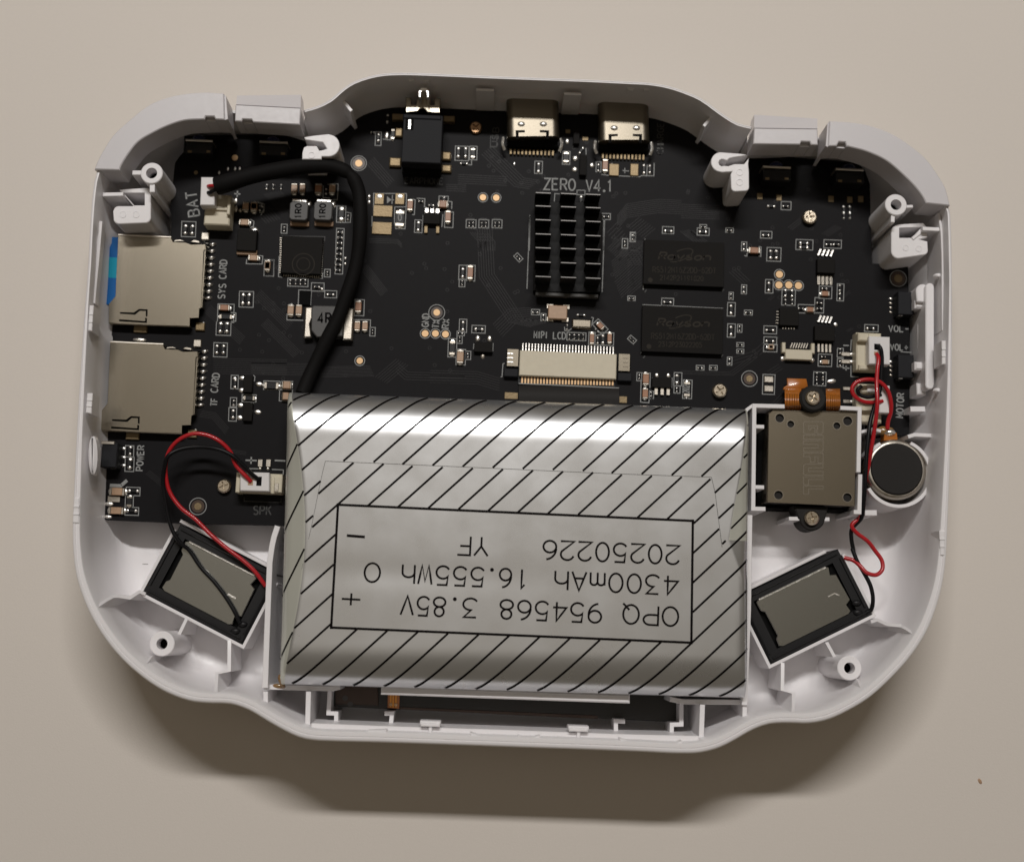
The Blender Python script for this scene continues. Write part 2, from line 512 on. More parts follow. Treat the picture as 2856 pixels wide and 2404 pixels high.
# ================================================================== SHELL
CONT = [(268, 478, 1), (277, 448, 0), (316, 384, 0), (362, 341, 0), (416, 300, 0), (473, 277, 0), (530, 267, 0), (572, 264, 0), (624, 266, 0),
        (665, 272, 0), (720, 278, 0), (780, 288, 0), (832, 303, 0), (852, 303, 1), (883, 294, 1), (918, 277, 1), (958, 243, 1), (986, 226, 1), (1029, 211, 1), (1072, 203, 1),
        (1130, 201, 1), (1200, 203, 1), (1363, 210, 1), (1500, 215, 1), (1635, 220, 1), (1760, 226, 1), (1812, 229, 1), (1860, 237, 1), (1900, 249, 1), (1957, 273, 1),
        (1995, 300, 1), (2026, 322, 1), (2060, 342, 1), (2092, 350, 1), (2110, 353, 0), (2180, 352, 0), (2282, 346, 0), (2314, 344, 0), (2377, 348, 0),
        (2434, 359, 0), (2491, 382, 0), (2547, 420, 0), (2585, 454, 0), (2615, 496, 0), (2635, 530, 0), (2646, 572, 1), (2652, 590, 1), (2655, 640, 1),
        (2657, 720, 1), (2658, 800, 1), (2658, 1000, 1), (2655, 1200, 1), (2650, 1350, 1), (2646, 1450, 1), (2641, 1550, 1), (2634, 1610, 1),
        (2620, 1672, 1), (2589, 1756, 1), (2545, 1826, 1), (2486, 1892, 1), (2424, 1947, 1), (2368, 1981, 1), (2313, 2006, 1), (2258, 2017, 1),
        (2203, 2016, 1), (2147, 2019, 1), (2103, 2034, 1), (2055, 2061, 1), (2010, 2084, 1), (1953, 2099, 1), (1896, 2101, 1), (1782, 2096, 1),
        (1629, 2090, 1), (1476, 2085, 1), (1311, 2079, 1), (1082, 2071, 1), (929, 2067, 1), (872, 2064, 1), (833, 2056, 1), (790, 2036, 1),
        (744, 2010, 1), (693, 1980, 1), (642, 1963, 1), (591, 1961, 1), (540, 1957, 1), (489, 1942, 1), (438, 1917, 1), (387, 1881, 1),
        (336, 1835, 1), (295, 1786, 1), (258, 1728, 1), (231, 1670, 1), (210, 1602, 1), (203, 1551, 1), (200, 1500, 1), (201, 1430, 1),
        (204, 1363, 1), (212, 1200, 1), (222, 1035, 1), (234, 858, 1), (243, 743, 1), (249, 629, 1), (254, 560, 1), (261, 505, 1)]
cw = [Vector((*P(u, v, RIM).xy, hh)) for u, v, hh in CONT]
ring = smooth_line(cw, step=.09, closed=True)
N = len(ring)
nrm = []
for i in range(N):
    t = (ring[(i + 2) % N] - ring[i - 2]).xy.normalized(); nrm.append(Vector((t.y, -t.x)))   # contour runs clockwise: inward
SHELL = thing('console_shell', (0, 0, 0), 'open white plastic front shell of a handheld console lying face down on the paper', 'plastic shell')
prof = [(.95, .02), (.60, .05), (.32, .16), (.12, .42), (.03, .9), (0, 1.55), (0, RIM - .05), (.012, RIM - .012), (.03, RIM), (.062, RIM), (.066, RIM - .014), (.078, RIM - .014),
        (.082, RIM - .004), (.135, RIM - .006), (.15, RIM - .03), (.165, RIM - .5), (.18, 1.0), (.205, .74), (.24, .50), (.31, .34), (.43, .25), (.60, FLOOR)]
YT, YB = P(1400, 500, RIM).y, P(1400, 1750, RIM).y
YC0, YC1 = P(250, 640, RIM).y, P(250, 900, RIM).y
mb = MB(); vs = []; fs = []
for i in range(N):
    hh = min(1, max(0, ring[i].z)); hh = hh * hh * (3 - 2 * hh)
    top = 1.34 + (RIM - 1.34) * hh
    yy = ring[i].y; f = (yy - YB) / (YT - YB); f = min(1, max(0, f)); sc_ = 1 - .6 * min(1, f * 1.3); card = ring[i].x < 0 and YC1 < yy < YC0
    for d, z in prof:
        zz = z if z <= .9 else .9 + (z - .9) * (top - .9) / (RIM - .9)
        q = ring[i].xy + nrm[i] * (d * (.22 if card and z < 1.5 else sc_) if .03 < d < .21 and z > .75 else d)
        vs.append((q.x, q.y, zz))
M = len(prof)
for i in range(N):
    j = (i + 1) % N
    for k in range(M - 1): fs.append((i * M + k, j * M + k, j * M + k + 1, i * M + k + 1))
mb.add(vs, fs, 'white_plastic')
mb.add([vs[i * M + M - 1] for i in range(N)], [tuple(range(N))], 'white_plastic')
mb.add([vs[i * M] for i in range(N)], [tuple(range(N))], 'white_plastic')
obj('shell_body', mb, SHELL, smooth=40)


def sp(name, fn, smooth=35):
    mb = MB(); fn(mb); return obj(name, mb, SHELL, smooth)


def boss(k, x, y, r, ri, z1, tabs=(), r_low=None):
    c = K(k, x, y, z1); s = KS(k, x, y, z1); mb = MB()
    mb.cyl(c, r * s, z1 - .25, z1, 'white_plastic', 32, .012, holes=[circ(c, ri * s, 24)])
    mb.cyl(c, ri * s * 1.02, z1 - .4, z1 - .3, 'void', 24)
    rl = (r_low or r) * s
    mb.add([(*p, z) for z, rr in ((FLOOR - .02, rl * 1.18), (FLOOR + .1, rl * 1.04), (z1 - .25, r * s)) for p in circ(c, rr, 32)],
           [(a * 32 + i, a * 32 + (i + 1) % 32, a * 32 + 32 + (i + 1) % 32, a * 32 + 32 + i) for a in range(2) for i in range(32)], 'white_plastic')
    for (x0, y0, x1, y1, w) in tabs:
        mb.wall([K(k, x0, y0, z1 - .03), K(k, x1, y1, z1 - .03)], w * s, FLOOR, z1 - .03, 'white_plastic')
    obj('screw_boss', mb, SHELL, 40)


boss('a', 778, 990, 108, 55, 1.72, [(690, 985, 590, 985, 45), (785, 1090, 783, 1175, 50)])
boss('j', 1570, 842, 80, 40, 1.72, [(1640, 855, 1695, 853, 22), (1548, 910, 1546, 970, 28)])
boss('d', 740, 867, 103, 46, 1.32)
boss('m', 1003, 1120, 92, 42, 1.32)


def ribs(name, k, pts, th, z1, z0=FLOOR - .01, ch=.006):
    mb = MB(); mb.wall([K(k, x, y, z1) for x, y in pts], th, z0, z1, 'white_plastic', ch); return obj(name, mb, SHELL)


def pad(name, k, pts, z1, z0=FLOOR, ch=.02, holes=None, m='white_plastic'):
    mb = MB(); mb.prism(poly(k, pts, z1), z0, z1, m, ch, holes=[poly(k, h, z1) for h in holes] if holes else None); return obj(name, mb, SHELL)


def ribz(name, k, pts, th):
    top = [K(k, x, y, z) for x, y, z in pts]; n = len(top); vs = []
    for i, p in enumerate(top):
        d = (top[min(i + 1, n - 1)] - top[max(i - 1, 0)]).xy.normalized(); nn = Vector((-d.y, d.x)) * th / 2
        vs += [(p.x + nn.x, p.y + nn.y, p.z), (p.x - nn.x, p.y - nn.y, p.z), (p.x + nn.x * 1.2, p.y + nn.y * 1.2, FLOOR - .02), (p.x - nn.x * 1.2, p.y - nn.y * 1.2, FLOOR - .02)]
    fs = [(0, 1, 3, 2), (4 * n - 4, 4 * n - 3, 4 * n - 1, 4 * n - 2)]
    for i in range(n - 1):
        a, b = 4 * i, 4 * i + 4; fs += [(a, a + 1, b + 1, b), (a, b, b + 2, a + 2), (a + 1, b + 1, b + 3, a + 3)]
    mb = MB(); mb.add(vs, fs, 'white_plastic'); return obj(name, mb, SHELL)


# blocks by the screw bosses
def arcpts(cx, cy, r, a0, a1, n=8): return [(cx + r * math.cos(R(a)), cy - r * math.sin(R(a))) for a in [a0 + (a1 - a0) * i / n for i in range(n + 1)]]


pad('latch_block', 'a', [(460, 1150), (690, 1135)] + arcpts(715, 1180, 55, 60, 0, 4) + arcpts(715, 1420, 55, 0, -90, 5) + arcpts(460, 1430, 55, -90, -180, 5) + [(405, 1360)] + arcpts(455, 1360, 50, 180, 100, 4) + [(600, 1310)],
    1.5, FLOOR, .012, holes=[[(500, 1180), (712, 1180), (712, 1305), (610, 1305)]])
mb = MB()
for x in (500, 628):
    c = K('a', x, 1393, 1.5); s_ = KS('a', x, 1393, 1.5); mb.ring(c, 28 * s_, 34 * s_, 1.49, 1.506, 'white_plastic', 20); mb.cyl(c, 27 * s_, 1.49, 1.503, 'white_plastic', 20)
obj('ejector_mark', mb, SHELL)
pad('latch_block', 'j', [(1590, 985), (1770, 975), (1800, 1010), (1800, 1080), (1740, 1095)] + [(1800, 1110)] + arcpts(1770, 1175, 34, 0, -90, 5) + arcpts(1590, 1180, 55, -90, -180, 5) + arcpts(1590, 1040, 54, 180, 90, 4),
    1.5, FLOOR, .012, holes=[[(1592, 1010), (1760, 1003), (1690, 1085), (1592, 1085)]])
mb = MB()
for x, y in ((1640, 1157), (1735, 1163)):
    c = K('j', x, y, 1.5); s_ = KS('j', x, y, 1.5); mb.ring(c, 18 * s_, 24 * s_, 1.49, 1.506, 'white_plastic', 20); mb.cyl(c, 17 * s_, 1.49, 1.503, 'white_plastic', 20)
obj('ejector_mark', mb, SHELL)
ribs('wall_rib', 'a', [(300, 1198), (500, 1193)], .06, 1.62, .9)
ribs('wall_rib', 'j', [(1890, 1022), (1765, 1016)], .06, 1.62, .9)
ribs('wall_rib', 'j', [(1790, 1010), (1690, 1090)], .05, 1.52, .9)
# hooks beside the inner shoulder buttons
hk = arcpts(755, 720, 108, 90, -90, 12)
pad('hook', 'e', [(515, 640), (600, 625)] + hk[0:1] + hk + [(690, 828), (685, 855), (498, 855), (500, 790), (515, 740), (545, 725), (640, 725), (665, 770), (700, 765), (740, 752), (700, 690), (530, 665)], 1.6, .86, .01,
    holes=None)
pad('hook', 'j', [(495, 500), (490, 545), (495, 600)] + arcpts(470, 715, 26, 0, -90, 4) + arcpts(395, 715, 30, -90, -180, 4) + [(362, 620), (372, 600), (300, 605)] + arcpts(290, 530, 72, 260, 95, 10) + [(440, 470), (490, 480), (380, 497), (350, 505), (335, 520)] + arcpts(300, 535, 26, 60, 300, 6) + [(345, 560), (390, 545), (460, 545)], 1.6, .86, .01)
mb = MB()
c = K('e', 590, 815, 1.6); s_ = KS('e', 590, 815, 1.6); mb.ring(c, 27 * s_, 34 * s_, 1.59, 1.607, 'white_plastic', 20)
for y in (605, 678):
    c = K('j', 427, y, 1.6); s_ = KS('j', 427, y, 1.6); mb.ring(c, 20 * s_, 26 * s_, 1.59, 1.607, 'white_plastic', 20)
obj('ejector_mark', mb, SHELL)
# ribs and blocks on the inside of the top wall
ribs('wall_rib', 'e', [(893, 280), (980, 385)], .05, 1.6, .86)
ribs('wall_rib', 'j', [(228, 195), (165, 268)], .05, 1.6, .86)
pad('guide_block', 'f', [(383, 140), (530, 145), (533, 165), (381, 160)], 1.66, .86, .006)
pad('guide_block', 'f', [(1118, 172), (1262, 177), (1264, 197), (1116, 192)], 1.66, .86, .006)
for kk, a, b, y0, y1 in (('e', 1520, 1755, 56, 92), ('f', 1645, 1840, 132, 156)):
    mb = MB(); w = (b - a) / 3
    for q in (a, a + 2 * w): mb.prism(poly(kk, [(q, y0 + 3), (q + w, y0 + 4), (q + w * .8, y1), (q + w * .2, y1)], 1.76), 1.66, 1.76, 'white_plastic', .006)
    mb.prism(poly(kk, [(a, y0), (b, y0 + 3), (b, y0 + 12), (a, y0 + 10)], 1.77), 1.66, 1.77, 'white_plastic', .006)
    obj('snap_catch', mb, SHELL)
# snap catches on the side walls
for kk, pts in (('b', [(172, 880), (214, 880), (196, 1130), (158, 1125)]), ('b', [(150, 1735), (205, 1735), (190, 1935), (135, 1925)]), ('c', [(22, 1008), (74, 1008), (70, 1255), (8, 1250)]),
                ('k', [(1840, 700), (1882, 700), (1880, 930), (1842, 932)]), ('m', [(1682, 80), (1728, 82), (1722, 268), (1690, 268)])):
    mb = MB(); mb.prism(poly(kk, pts, RIM + .01), RIM - .35, RIM + .012, 'white_plastic', .01)
    for f0 in (.3, .6):
        q = [Vector(pts[0]).lerp(Vector(pts[3]), f0), Vector(pts[1]).lerp(Vector(pts[2]), f0), Vector(pts[1]).lerp(Vector(pts[2]), f0 + .08), Vector(pts[0]).lerp(Vector(pts[3]), f0 + .08)]
        mb.prism(poly(kk, q, RIM + .02), RIM, RIM + .022, 'white_plastic', .004)
    obj('snap_catch', mb, SHELL)
# inner lip line along both side walls
mb = MB(); mb.wall([K('b', x, y, 1.62) for x, y in [(270, 60), (240, 420), (213, 700), (200, 860)]], .09, 1.45, 1.62, 'white_plastic')
mb.wall([K('s', x, y, 1.62) for x, y in [(246, 1010), (238, 1090), (233, 1180)]], .035, 1.0, 1.62, 'white_plastic')
obj('inner_lip', mb, SHELL)
mb = MB(); mb.wall([K('j', x, y, 1.66) for x, y in [(1885, 900), (1905, 1040), (1912, 1200), (1915, 1440)]], .04, 1.0, 1.66, 'white_plastic')
mb.wall([K('k', x, y, 1.66) for x, y in [(1848, 60), (1850, 300), (1852, 600)]], .03, 1.0, 1.66, 'white_plastic')
mb.wall([K('k', x, y, 1.66) for x, y in [(1848, 1180), (1845, 1400), (1842, 1640)]], .03, 1.0, 1.66, 'white_plastic')
obj('inner_lip', mb, SHELL)
for y in (60, 1180):
    mb = MB(); c = K('k', 1815, y, 1.6); mb.blob((c.x, c.y, 1.5), .07, .05, .1, 'white_plastic'); obj('peg', mb, SHELL)
# right hand compartment ribs, motor cradle
ribs('rib', 'l', [(1875, 497), (1650, 487), (1595, 503)], .06, 1.3)
ribs('rib', 'l', [(1880, 806), (1790, 806)], .05, 1.3)
ribs('rib', 'l', [(1235, 1138), (1335, 1138)], .085, 1.15)
ribs('rib', 'l', [(1740, 272), (1615, 272)], .085, 1.2)
mb = MB(); c = K('l', 1508, 805, 1.22); s_ = KS('l', 1508, 805, 1.22)
pts = [(c.x + 277 * s_ * math.cos(R(a)), c.y + 277 * s_ * math.sin(R(a))) for a in range(-152, 66, 6)]
mb.wall(pts, .055, FLOOR, 1.22, 'white_plastic')
pts = [(c.x + 277 * s_ * math.cos(R(a)), c.y + 277 * s_ * math.sin(R(a))) for a in range(118, 150, 6)]
mb.wall(pts, .055, FLOOR, 1.22, 'white_plastic')
mb.wall([K('l', 1195, 465, 1.2), K('l', 1300, 440, 1.2), K('l', 1370, 455, 1.2)], .05, FLOOR, 1.2, 'white_plastic')
obj('motor_cradle', mb, SHELL)
# frame round the joystick module
mb = MB()
fr = [(640, 1128), (300, 1108), (312, 240), (565, 244)]
mb.wall([K('l', x, y, 1.3) for x, y in [(405, 1106), (302, 1104), (312, 244), (565, 250)]], .065, FLOOR, 1.3, 'white_plastic')
mb.wall([K('l', x, y, 1.3) for x, y in [(1030, 262), (1192, 270), (1182, 800)]], .065, FLOOR, 1.3, 'white_plastic')
mb.wall([K('l', x, y, 1.3) for x, y in [(1200, 815), (1192, 1132), (1145, 1130)]], .065, FLOOR, 1.28, 'white_plastic')
mb.wall([K('l', x, y, 1.3) for x, y in [(300, 240), (252, 275), (232, 310)]], .05, FLOOR, 1.28, 'white_plastic')
for y in (417, 922): mb.wall([K('l', 312, y, 1.3), K('l', 395, y + 2, 1.3)], .06, FLOOR, 1.29, 'white_plastic')
mb.wall([K('l', 600, 1186, 1.1), K('l', 940, 1192, 1.1)], .06, FLOOR, 1.1, 'white_plastic')
obj('module_frame', mb, SHELL)
# battery tray walls
ribs('tray_wall', 's', [(774, 1467), (764, 1497), (758, 1525), (752, 1568), (744, 1772), (739, 1918)], .085, 1.45)
ribs('tray_wall', 's', [(2091, 1436), (2087, 1700), (2077, 1966)], .085, 1.45)
ribs('tray_wall', 'p', [(95, 826), (600, 838), (650, 826)], .075, 1.3)
ribs('tray_wall', 'q', [(1785, 938), (1320, 934), (1230, 915)], .075, 1.3)
mb = MB(); mb.wall([K('p', 950, 850, 1.42), K('q', 935, 915, 1.42)], .13, .75, 1.42, 'white_plastic', .02); obj('tray_bar', mb, SHELL)
ribs('tray_wall', 'p', [(106, 860), (108, 965)], .07, 1.4)
ribs('tray_wall', 'q', [(1776, 955), (1772, 1085)], .07, 1.4)
ribs('rib', 'p', [(420, 858), (413, 1118)], .075, 1.4)
ribs('rib', 'q', [(1466, 955), (1456, 1215)], .075, 1.4)
ribs('screen_rib', 'p', [(575, 858), (566, 1018), (622, 1020), (622, 1105)], .065, .95)
ribs('screen_rib', 'q', [(1312, 950), (1312, 1100), (1242, 1102), (1240, 1180)], .065, .95)
ribs('screen_rib', 'p', [(975, 1020), (1030, 1020), (1020, 1115)], .065, .9)
ribs('screen_rib', 'q', [(900, 1078), (832, 1076), (835, 1172)], .065, .9)
mb = MB(); mb.wall([K('p', 440, 1112, 1.6), K('p', 1000, 1134, 1.6), K('q', 0, 1160, 1.6), K('q', 800, 1190, 1.6), K('q', 1440, 1206, 1.6)], .085, .5, 1.6, 'white_plastic', .01)
obj('inner_lip', mb, SHELL)
for kk, pts in (('p', [(540, 1150), (600, 1152), (690, 1172), (850, 1175), (860, 1150), (990, 1146)]), ('p', [(1600, 1165), (1680, 1190), (1760, 1195), (1950, 1196)]),
                ('q', [(120, 1180), (130, 1202), (190, 1208), (280, 1186)]), ('q', [(860, 1205), (940, 1232), (1010, 1236)]), ('q', [(1195, 1238), (1270, 1244), (1320, 1225)])):
    ribs('snap_catch', kk, pts, .03, 1.86, 1.5, .004)
for kk, x, y in (('p', 1310, 1100), ('q', 560, 1137)):
    mb = MB(); bx(mb, kk, x, y - 12, 150, 26, 1.30, 1.62, 'white_plastic', 0, .01); bx(mb, kk, x, y + 4, 140, 26, 1.45, 1.7, 'white_plastic', 0, .02); bx(mb, kk, x, y + 42, 24, 60, 1.2, 1.66, 'white_plastic', 0, .01)
    obj('snap_hook', mb, SHELL)
# ribs of the two lower corners
ribz('rib', 'd', [(210, 560, 1.84), (270, 518, 1.6), (335, 480, 1.35), (385, 476, 1.25), (475, 492, 1.15), (555, 440, 1.05), (605, 460, 1.0)], .05)
ribz('rib', 'd', [(1293, 838, 1.0), (1290, 1090, 1.15), (1190, 1108, 1.25), (1182, 1235, 1.55), (1184, 1278, 1.8)], .055)
ribz('rib', 'm', [(1493, 862, 1.84), (1440, 828, 1.6), (1395, 800, 1.35), (1290, 790, 1.2), (1215, 755, 1.05), (1165, 770, 1.0)], .05)
ribz('rib', 'm', [(497, 1080, 1.0), (495, 1285, 1.15), (580, 1310, 1.25), (578, 1425, 1.55), (570, 1468, 1.8)], .055)
ribz('rib', 'd', [(585, 1052, 1.82), (655, 965, 1.28)], .05); ribz('rib', 'd', [(880, 790, 1.24), (945, 655, .98)], .05)
ribz('rib', 'm', [(1108, 1293, 1.82), (1062, 1200, 1.28)], .05); ribz('rib', 'm', [(890, 1035, 1.24), (830, 925, .98)], .05)


mb = MB(); mb.ribbon([K('c', x, y, FLOOR + .004) for x, y in ((596, 1648), (660, 1651), (745, 1652))], .012, 'grey_plastic'); obj('scuff', mb, SHELL)
mb = MB(); mb.ribbon([K('m', x, y, FLOOR + .004) for x, y in ((1190, 497), (1240, 499), (1275, 514), (1300, 535))], .008, 'grey_plastic'); obj('scuff', mb, SHELL)
mb = MB(); mb.ribbon([K('m', x, y, FLOOR + .004) for x, y in ((245, 1240), (280, 1230), (262, 1222), (300, 1205))], .007, 'grey_plastic'); obj('scuff', mb, SHELL)


# ---- shoulder buttons
def trigger(name, outer, inner, z, label, notch):
    t = thing(name, (*P(*outer[len(outer) // 2], z).xy, 1.0), label, 'shoulder button', 'white shoulder buttons along the top edge')
    mb = MB()
    o = smooth_line([P(u, v, z) for u, v in outer], n=5); i = smooth_line([P(u, v, z) for u, v in inner], n=5); nt = [P(u, v, z) for u, v in notch]
    fill = [p.xy for p in nt[:5]] if len(nt) == 5 else None
    mb.prism(inset([p for p in (fill[0], fill[1], fill[2], fill[3])], .004), 1.40, z - .10, 'shaded_white_plastic')
    i = (i + nt) if (nt[-1] - o[-1]).length < (nt[-1] - o[0]).length else (nt[::-1] + i)
    mb.prism([p.xy for p in o] + [p.xy for p in i[::-1]], 1.40, z, 'shaded_white_plastic', .015)
    obj('button_cap', mb, t, 40)
    return t


t = trigger('shoulder_button', [(263, 473), (274, 446), (314, 380), (360, 337), (415, 294), (472, 271), (529, 261), (572, 258), (624, 261)],
            [(333, 475), (337, 463), (360, 426), (386, 395), (429, 369), (472, 349), (515, 336), (566, 333)], 1.96,
            'curved white shoulder button wrapping the upper left corner', [(570, 333), (573, 325), (597, 325), (601, 333), (626, 334)])
mb = MB(); mb.prism([p.xy for p in (K('a', 1482, 220, 1.95), K('a', 1500, 235, 1.95), K('a', 1520, 460, 1.95), K('a', 1490, 470, 1.95))], 1.40, 1.93, 'shaded_white_plastic', .006)
mb.prism([p.xy for p in (K('a', 1490, 470, 1.6), K('a', 1520, 465, 1.6), K('a', 1545, 520, 1.6), K('a', 1515, 525, 1.6))], 1.0, 1.6, 'shaded_white_plastic', .006); obj('stop_fin', mb, t)
t = trigger('shoulder_button', [(2314, 338), (2377, 342), (2434, 353), (2492, 376), (2549, 414), (2587, 448), (2617, 490), (2637, 525), (2650, 574)],
            [(2366, 409), (2415, 422), (2472, 448), (2522, 490), (2556, 525), (2575, 551), (2583, 567)], 1.96,
            'curved white shoulder button wrapping the upper right corner', [(2362, 409), (2358, 397), (2340, 396), (2334, 407), (2310, 408)])
mb = MB(); mb.prism([p.xy for p in (K('j', 1083, 235, 1.95), K('j', 1072, 245, 1.95), K('j', 1058, 410, 1.95), K('j', 1075, 420, 1.95))], 1.40, 1.93, 'shaded_white_plastic', .006)
mb.prism([p.xy for p in (K('j', 1055, 410, 1.6), K('j', 1075, 415, 1.6), K('j', 1050, 465, 1.6), K('j', 1030, 460, 1.6))], 1.0, 1.6, 'shaded_white_plastic', .006); obj('stop_fin', mb, t)


NOTCHES = {(1768, 492), (1752, 466), (1665, 462), (1655, 486), (950, 404), (940, 382), (878, 380), (868, 402)}


def small_trigger(k, main, strip, tabx, taby, label):
    z = 1.9
    t = thing('shoulder_button', (*K(k, *main[0], z).xy, 1.0), label, 'shoulder button', 'white shoulder buttons along the top edge')
    mb = MB(); mb.prism(poly(k, main, z), 1.40, z, 'shaded_white_plastic', .014); mb.prism(inset(poly(k, [q for q in main if q in NOTCHES], z), .004), 1.40, z - .10, 'shaded_white_plastic'); obj('button_cap', mb, t)
    mb = MB(); a = [K(k, *q, 1.86) for q in strip[:2]]; b = [K(k, *q, 1.66) for q in strip[2:]]
    vs = [*a, *b] + [Vector((q.x, q.y, 1.40)) for q in (*a, *b)]
    mb.add(vs, [(0, 1, 2, 3), (4, 5, 6, 7), (0, 1, 5, 4), (1, 2, 6, 5), (2, 3, 7, 6), (3, 0, 4, 7)], 'shaded_white_plastic'); obj('front_face', mb, t)


small_trigger('a', [(1595, 325), (2232, 358), (2222, 518), (1768, 492), (1752, 466), (1665, 462), (1655, 486), (1590, 482)], [(1602, 322), (2230, 354), (2235, 228), (1612, 236)], 1706, 452, 'small straight white shoulder button beside the upper left corner button')
small_trigger('j', [(533, 284), (997, 290), (999, 405), (950, 404), (940, 382), (878, 380), (868, 402), (527, 398)], [(533, 281), (995, 287), (995, 214), (534, 186)], 908, 380, 'small straight white shoulder button beside the upper right corner button')

# ---- power and volume buttons
mb = MB(); t = thing('power_button', (*K('c', 190, 590, 1.2).xy, .7), 'white power button with a rounded flange in the left wall', 'button')
c = K('c', 190, 590, 1.35)
mb.prism([K('c', 200 + 44 * math.cos(R(a)), 590 - 190 * math.sin(R(a)), 1.78).xy for a in range(0, 360, 12)], 1.58, 1.78, 'white_plastic', .04); obj('flange', mb, t)
mb = MB(); bx(mb, 'c', 238, 590, 66, 150, .95, 1.2, 'nylon_white', 0, .03); obj('plunger', mb, t)
t = thing('volume_rocker', (*K('k', 1700, 650, 1.2).xy, .7), 'long white volume rocker in the right wall', 'button')
mb = MB(); mb.prism(poly('k', arcpts(1725, 180, 42, 180, 0, 8) + arcpts(1725, 1130, 42, 0, -180, 8), 1.45), .7, 1.45, 'white_plastic', .015); obj('rocker_bar', mb, t)
mb = MB(); mb.prism(poly('k', arcpts(1655, 215, 66, 180, 20, 8) + [(1690, 330), (1600, 320)], 1.35), .8, 1.35, 'white_plastic', .015)
mb.prism(poly('k', [(1595, 1110), (1690, 1125), (1690, 1230), (1600, 1225)], 1.2), .8, 1.2, 'white_plastic', .015); obj('pivot_lug', mb, t)
for y in (345, 945):
    mb = MB(); bx(mb, 'k', 1632, y, 105, 82, 1.0, 1.28, 'white_plastic', 0, .03); obj('plunger', mb, t)
mb = MB(); bx(mb, 'k', 1645, 720, 70, 370, .7, 1.1, 'white_plastic', 0, .02); obj('back_rib', mb, t)

# ================================================================== DISPLAY seen in the bottom slot
DISP = thing('lcd_screen', (*K('p', 1500, 950, .6).xy, FLOOR), 'dark back of the display in the slot below the battery', 'display')
mb = MB(); mb.prism([K('p', 595, 780, .62).xy, K('q', 1290, 860, .62).xy, K('q', 1285, 1082, .62).xy, K('p', 605, 968, .62).xy], FLOOR - .01, .62, 'dark_panel', .01); obj('panel_back', mb, DISP)
mb = MB(); mb.prism([K('p', 612, 800, .66).xy, K('p', 925, 810, .66).xy, K('p', 930, 960, .66).xy, K('p', 618, 950, .66).xy], .6, .66, 'brown_film', .004)
for x, y in ((688, 908), (725, 953)): mb.cyl(K('p', x, y, .664), .042, .64, .664, 'ferrite', 16)
obj('brown_film', mb, DISP)
mb = MB(); mb.prism(poly('p', [(1000, 860), (1088, 864), (1082, 985), (998, 980)], .7), .6, .7, 'kapton', .004)
for x in (1022, 1040, 1060): mb.ribbon([K('p', x, 865, .703), K('p', x - 2, 975, .703)], .025, 'copper_line')
mb.blob(K('p', 1022, 953, .7), .03, .03, .02, 'gold'); mb.blob(K('p', 1058, 956, .7), .03, .03, .02, 'gold'); obj('flex_strip', mb, DISP)
mb = MB(); mb.prism([K('p', 1090, 972, .64).xy, K('q', 700, 1035, .64).xy, K('q', 700, 1060, .64).xy, K('p', 1090, 990, .64).xy], .6, .64, 'brown_film', .003); obj('film_edge', mb, DISP)

# ================================================================== CIRCUIT BOARD
BO = [(478, 690), (476, 570), (488, 455), (500, 438), (512, 425), (514, 380), (850, 372), (885, 345), (960, 318), (1040, 292), (1100, 286), (1300, 290), (1640, 303), (1830, 318), (1950, 355),
      (2030, 420), (2110, 430), (2390, 455), (2412, 475), (2426, 515), (2432, 735), (2533, 742), (2537, 1000), (2536, 1212), (2420, 1222), (2418, 1160), (2100, 1150), (2050, 1260), (900, 1250), (815, 1300),
      (812, 1466), (500, 1459), (286, 1449), (290, 1318), (300, 1250), (306, 1000), (318, 680)]
BOARD = thing('circuit_board', (*P(1300, 800, ZP).xy, ZP - .12), 'black circuit board filling the upper half of the open shell', 'circuit board')
mb = MB(); mb.prism([P(u, v, ZP).xy for u, v in BO], ZP - .12, ZP, 'board'); obj('board', mb, BOARD, None)

SILK = MB(); TRACE = MB()
ZS = ZP + .003


def sl(k, *pts, w=.014, m='silk', closed=False):
    SILK.ribbon([K(k, x, y, ZS) for x, y in pts], w, m, closed=closed)


def sr(k, x0, y0, x1, y1, w=.013, m='silk'):
    t = (y1 - y0) * .035; t2 = (x1 - x0) * .035
    sl(k, (x0 + t / 2, y0 - t2 / 2), (x1 + t / 2, y0 + t2 / 2), (x1 - t / 2, y1 + t2 / 2), (x0 - t / 2, y1 - t2 / 2), w=w, m=m, closed=True)


def srot(k, x, y, w, h, a, lw=.013):
    s = KS(k, x, y, ZS); c = K(k, x, y, ZS)
    SILK.ribbon([(p.x, p.y, ZS) for p in rect(c, w * s, h * s, a)], lw, 'silk', closed=True)


def st(k, t, x0, y0, x1, y1, h, w=.022, m='silk', gap=.42, gw=None):
    s = KS(k, x0, y0, ZS); text(SILK, t, K(k, x0, y0, ZS), K(k, x1, y1, ZS), h * s, w, m, ZS, gap=gap, gw=(gw or h * .66) * s)


CM = {}


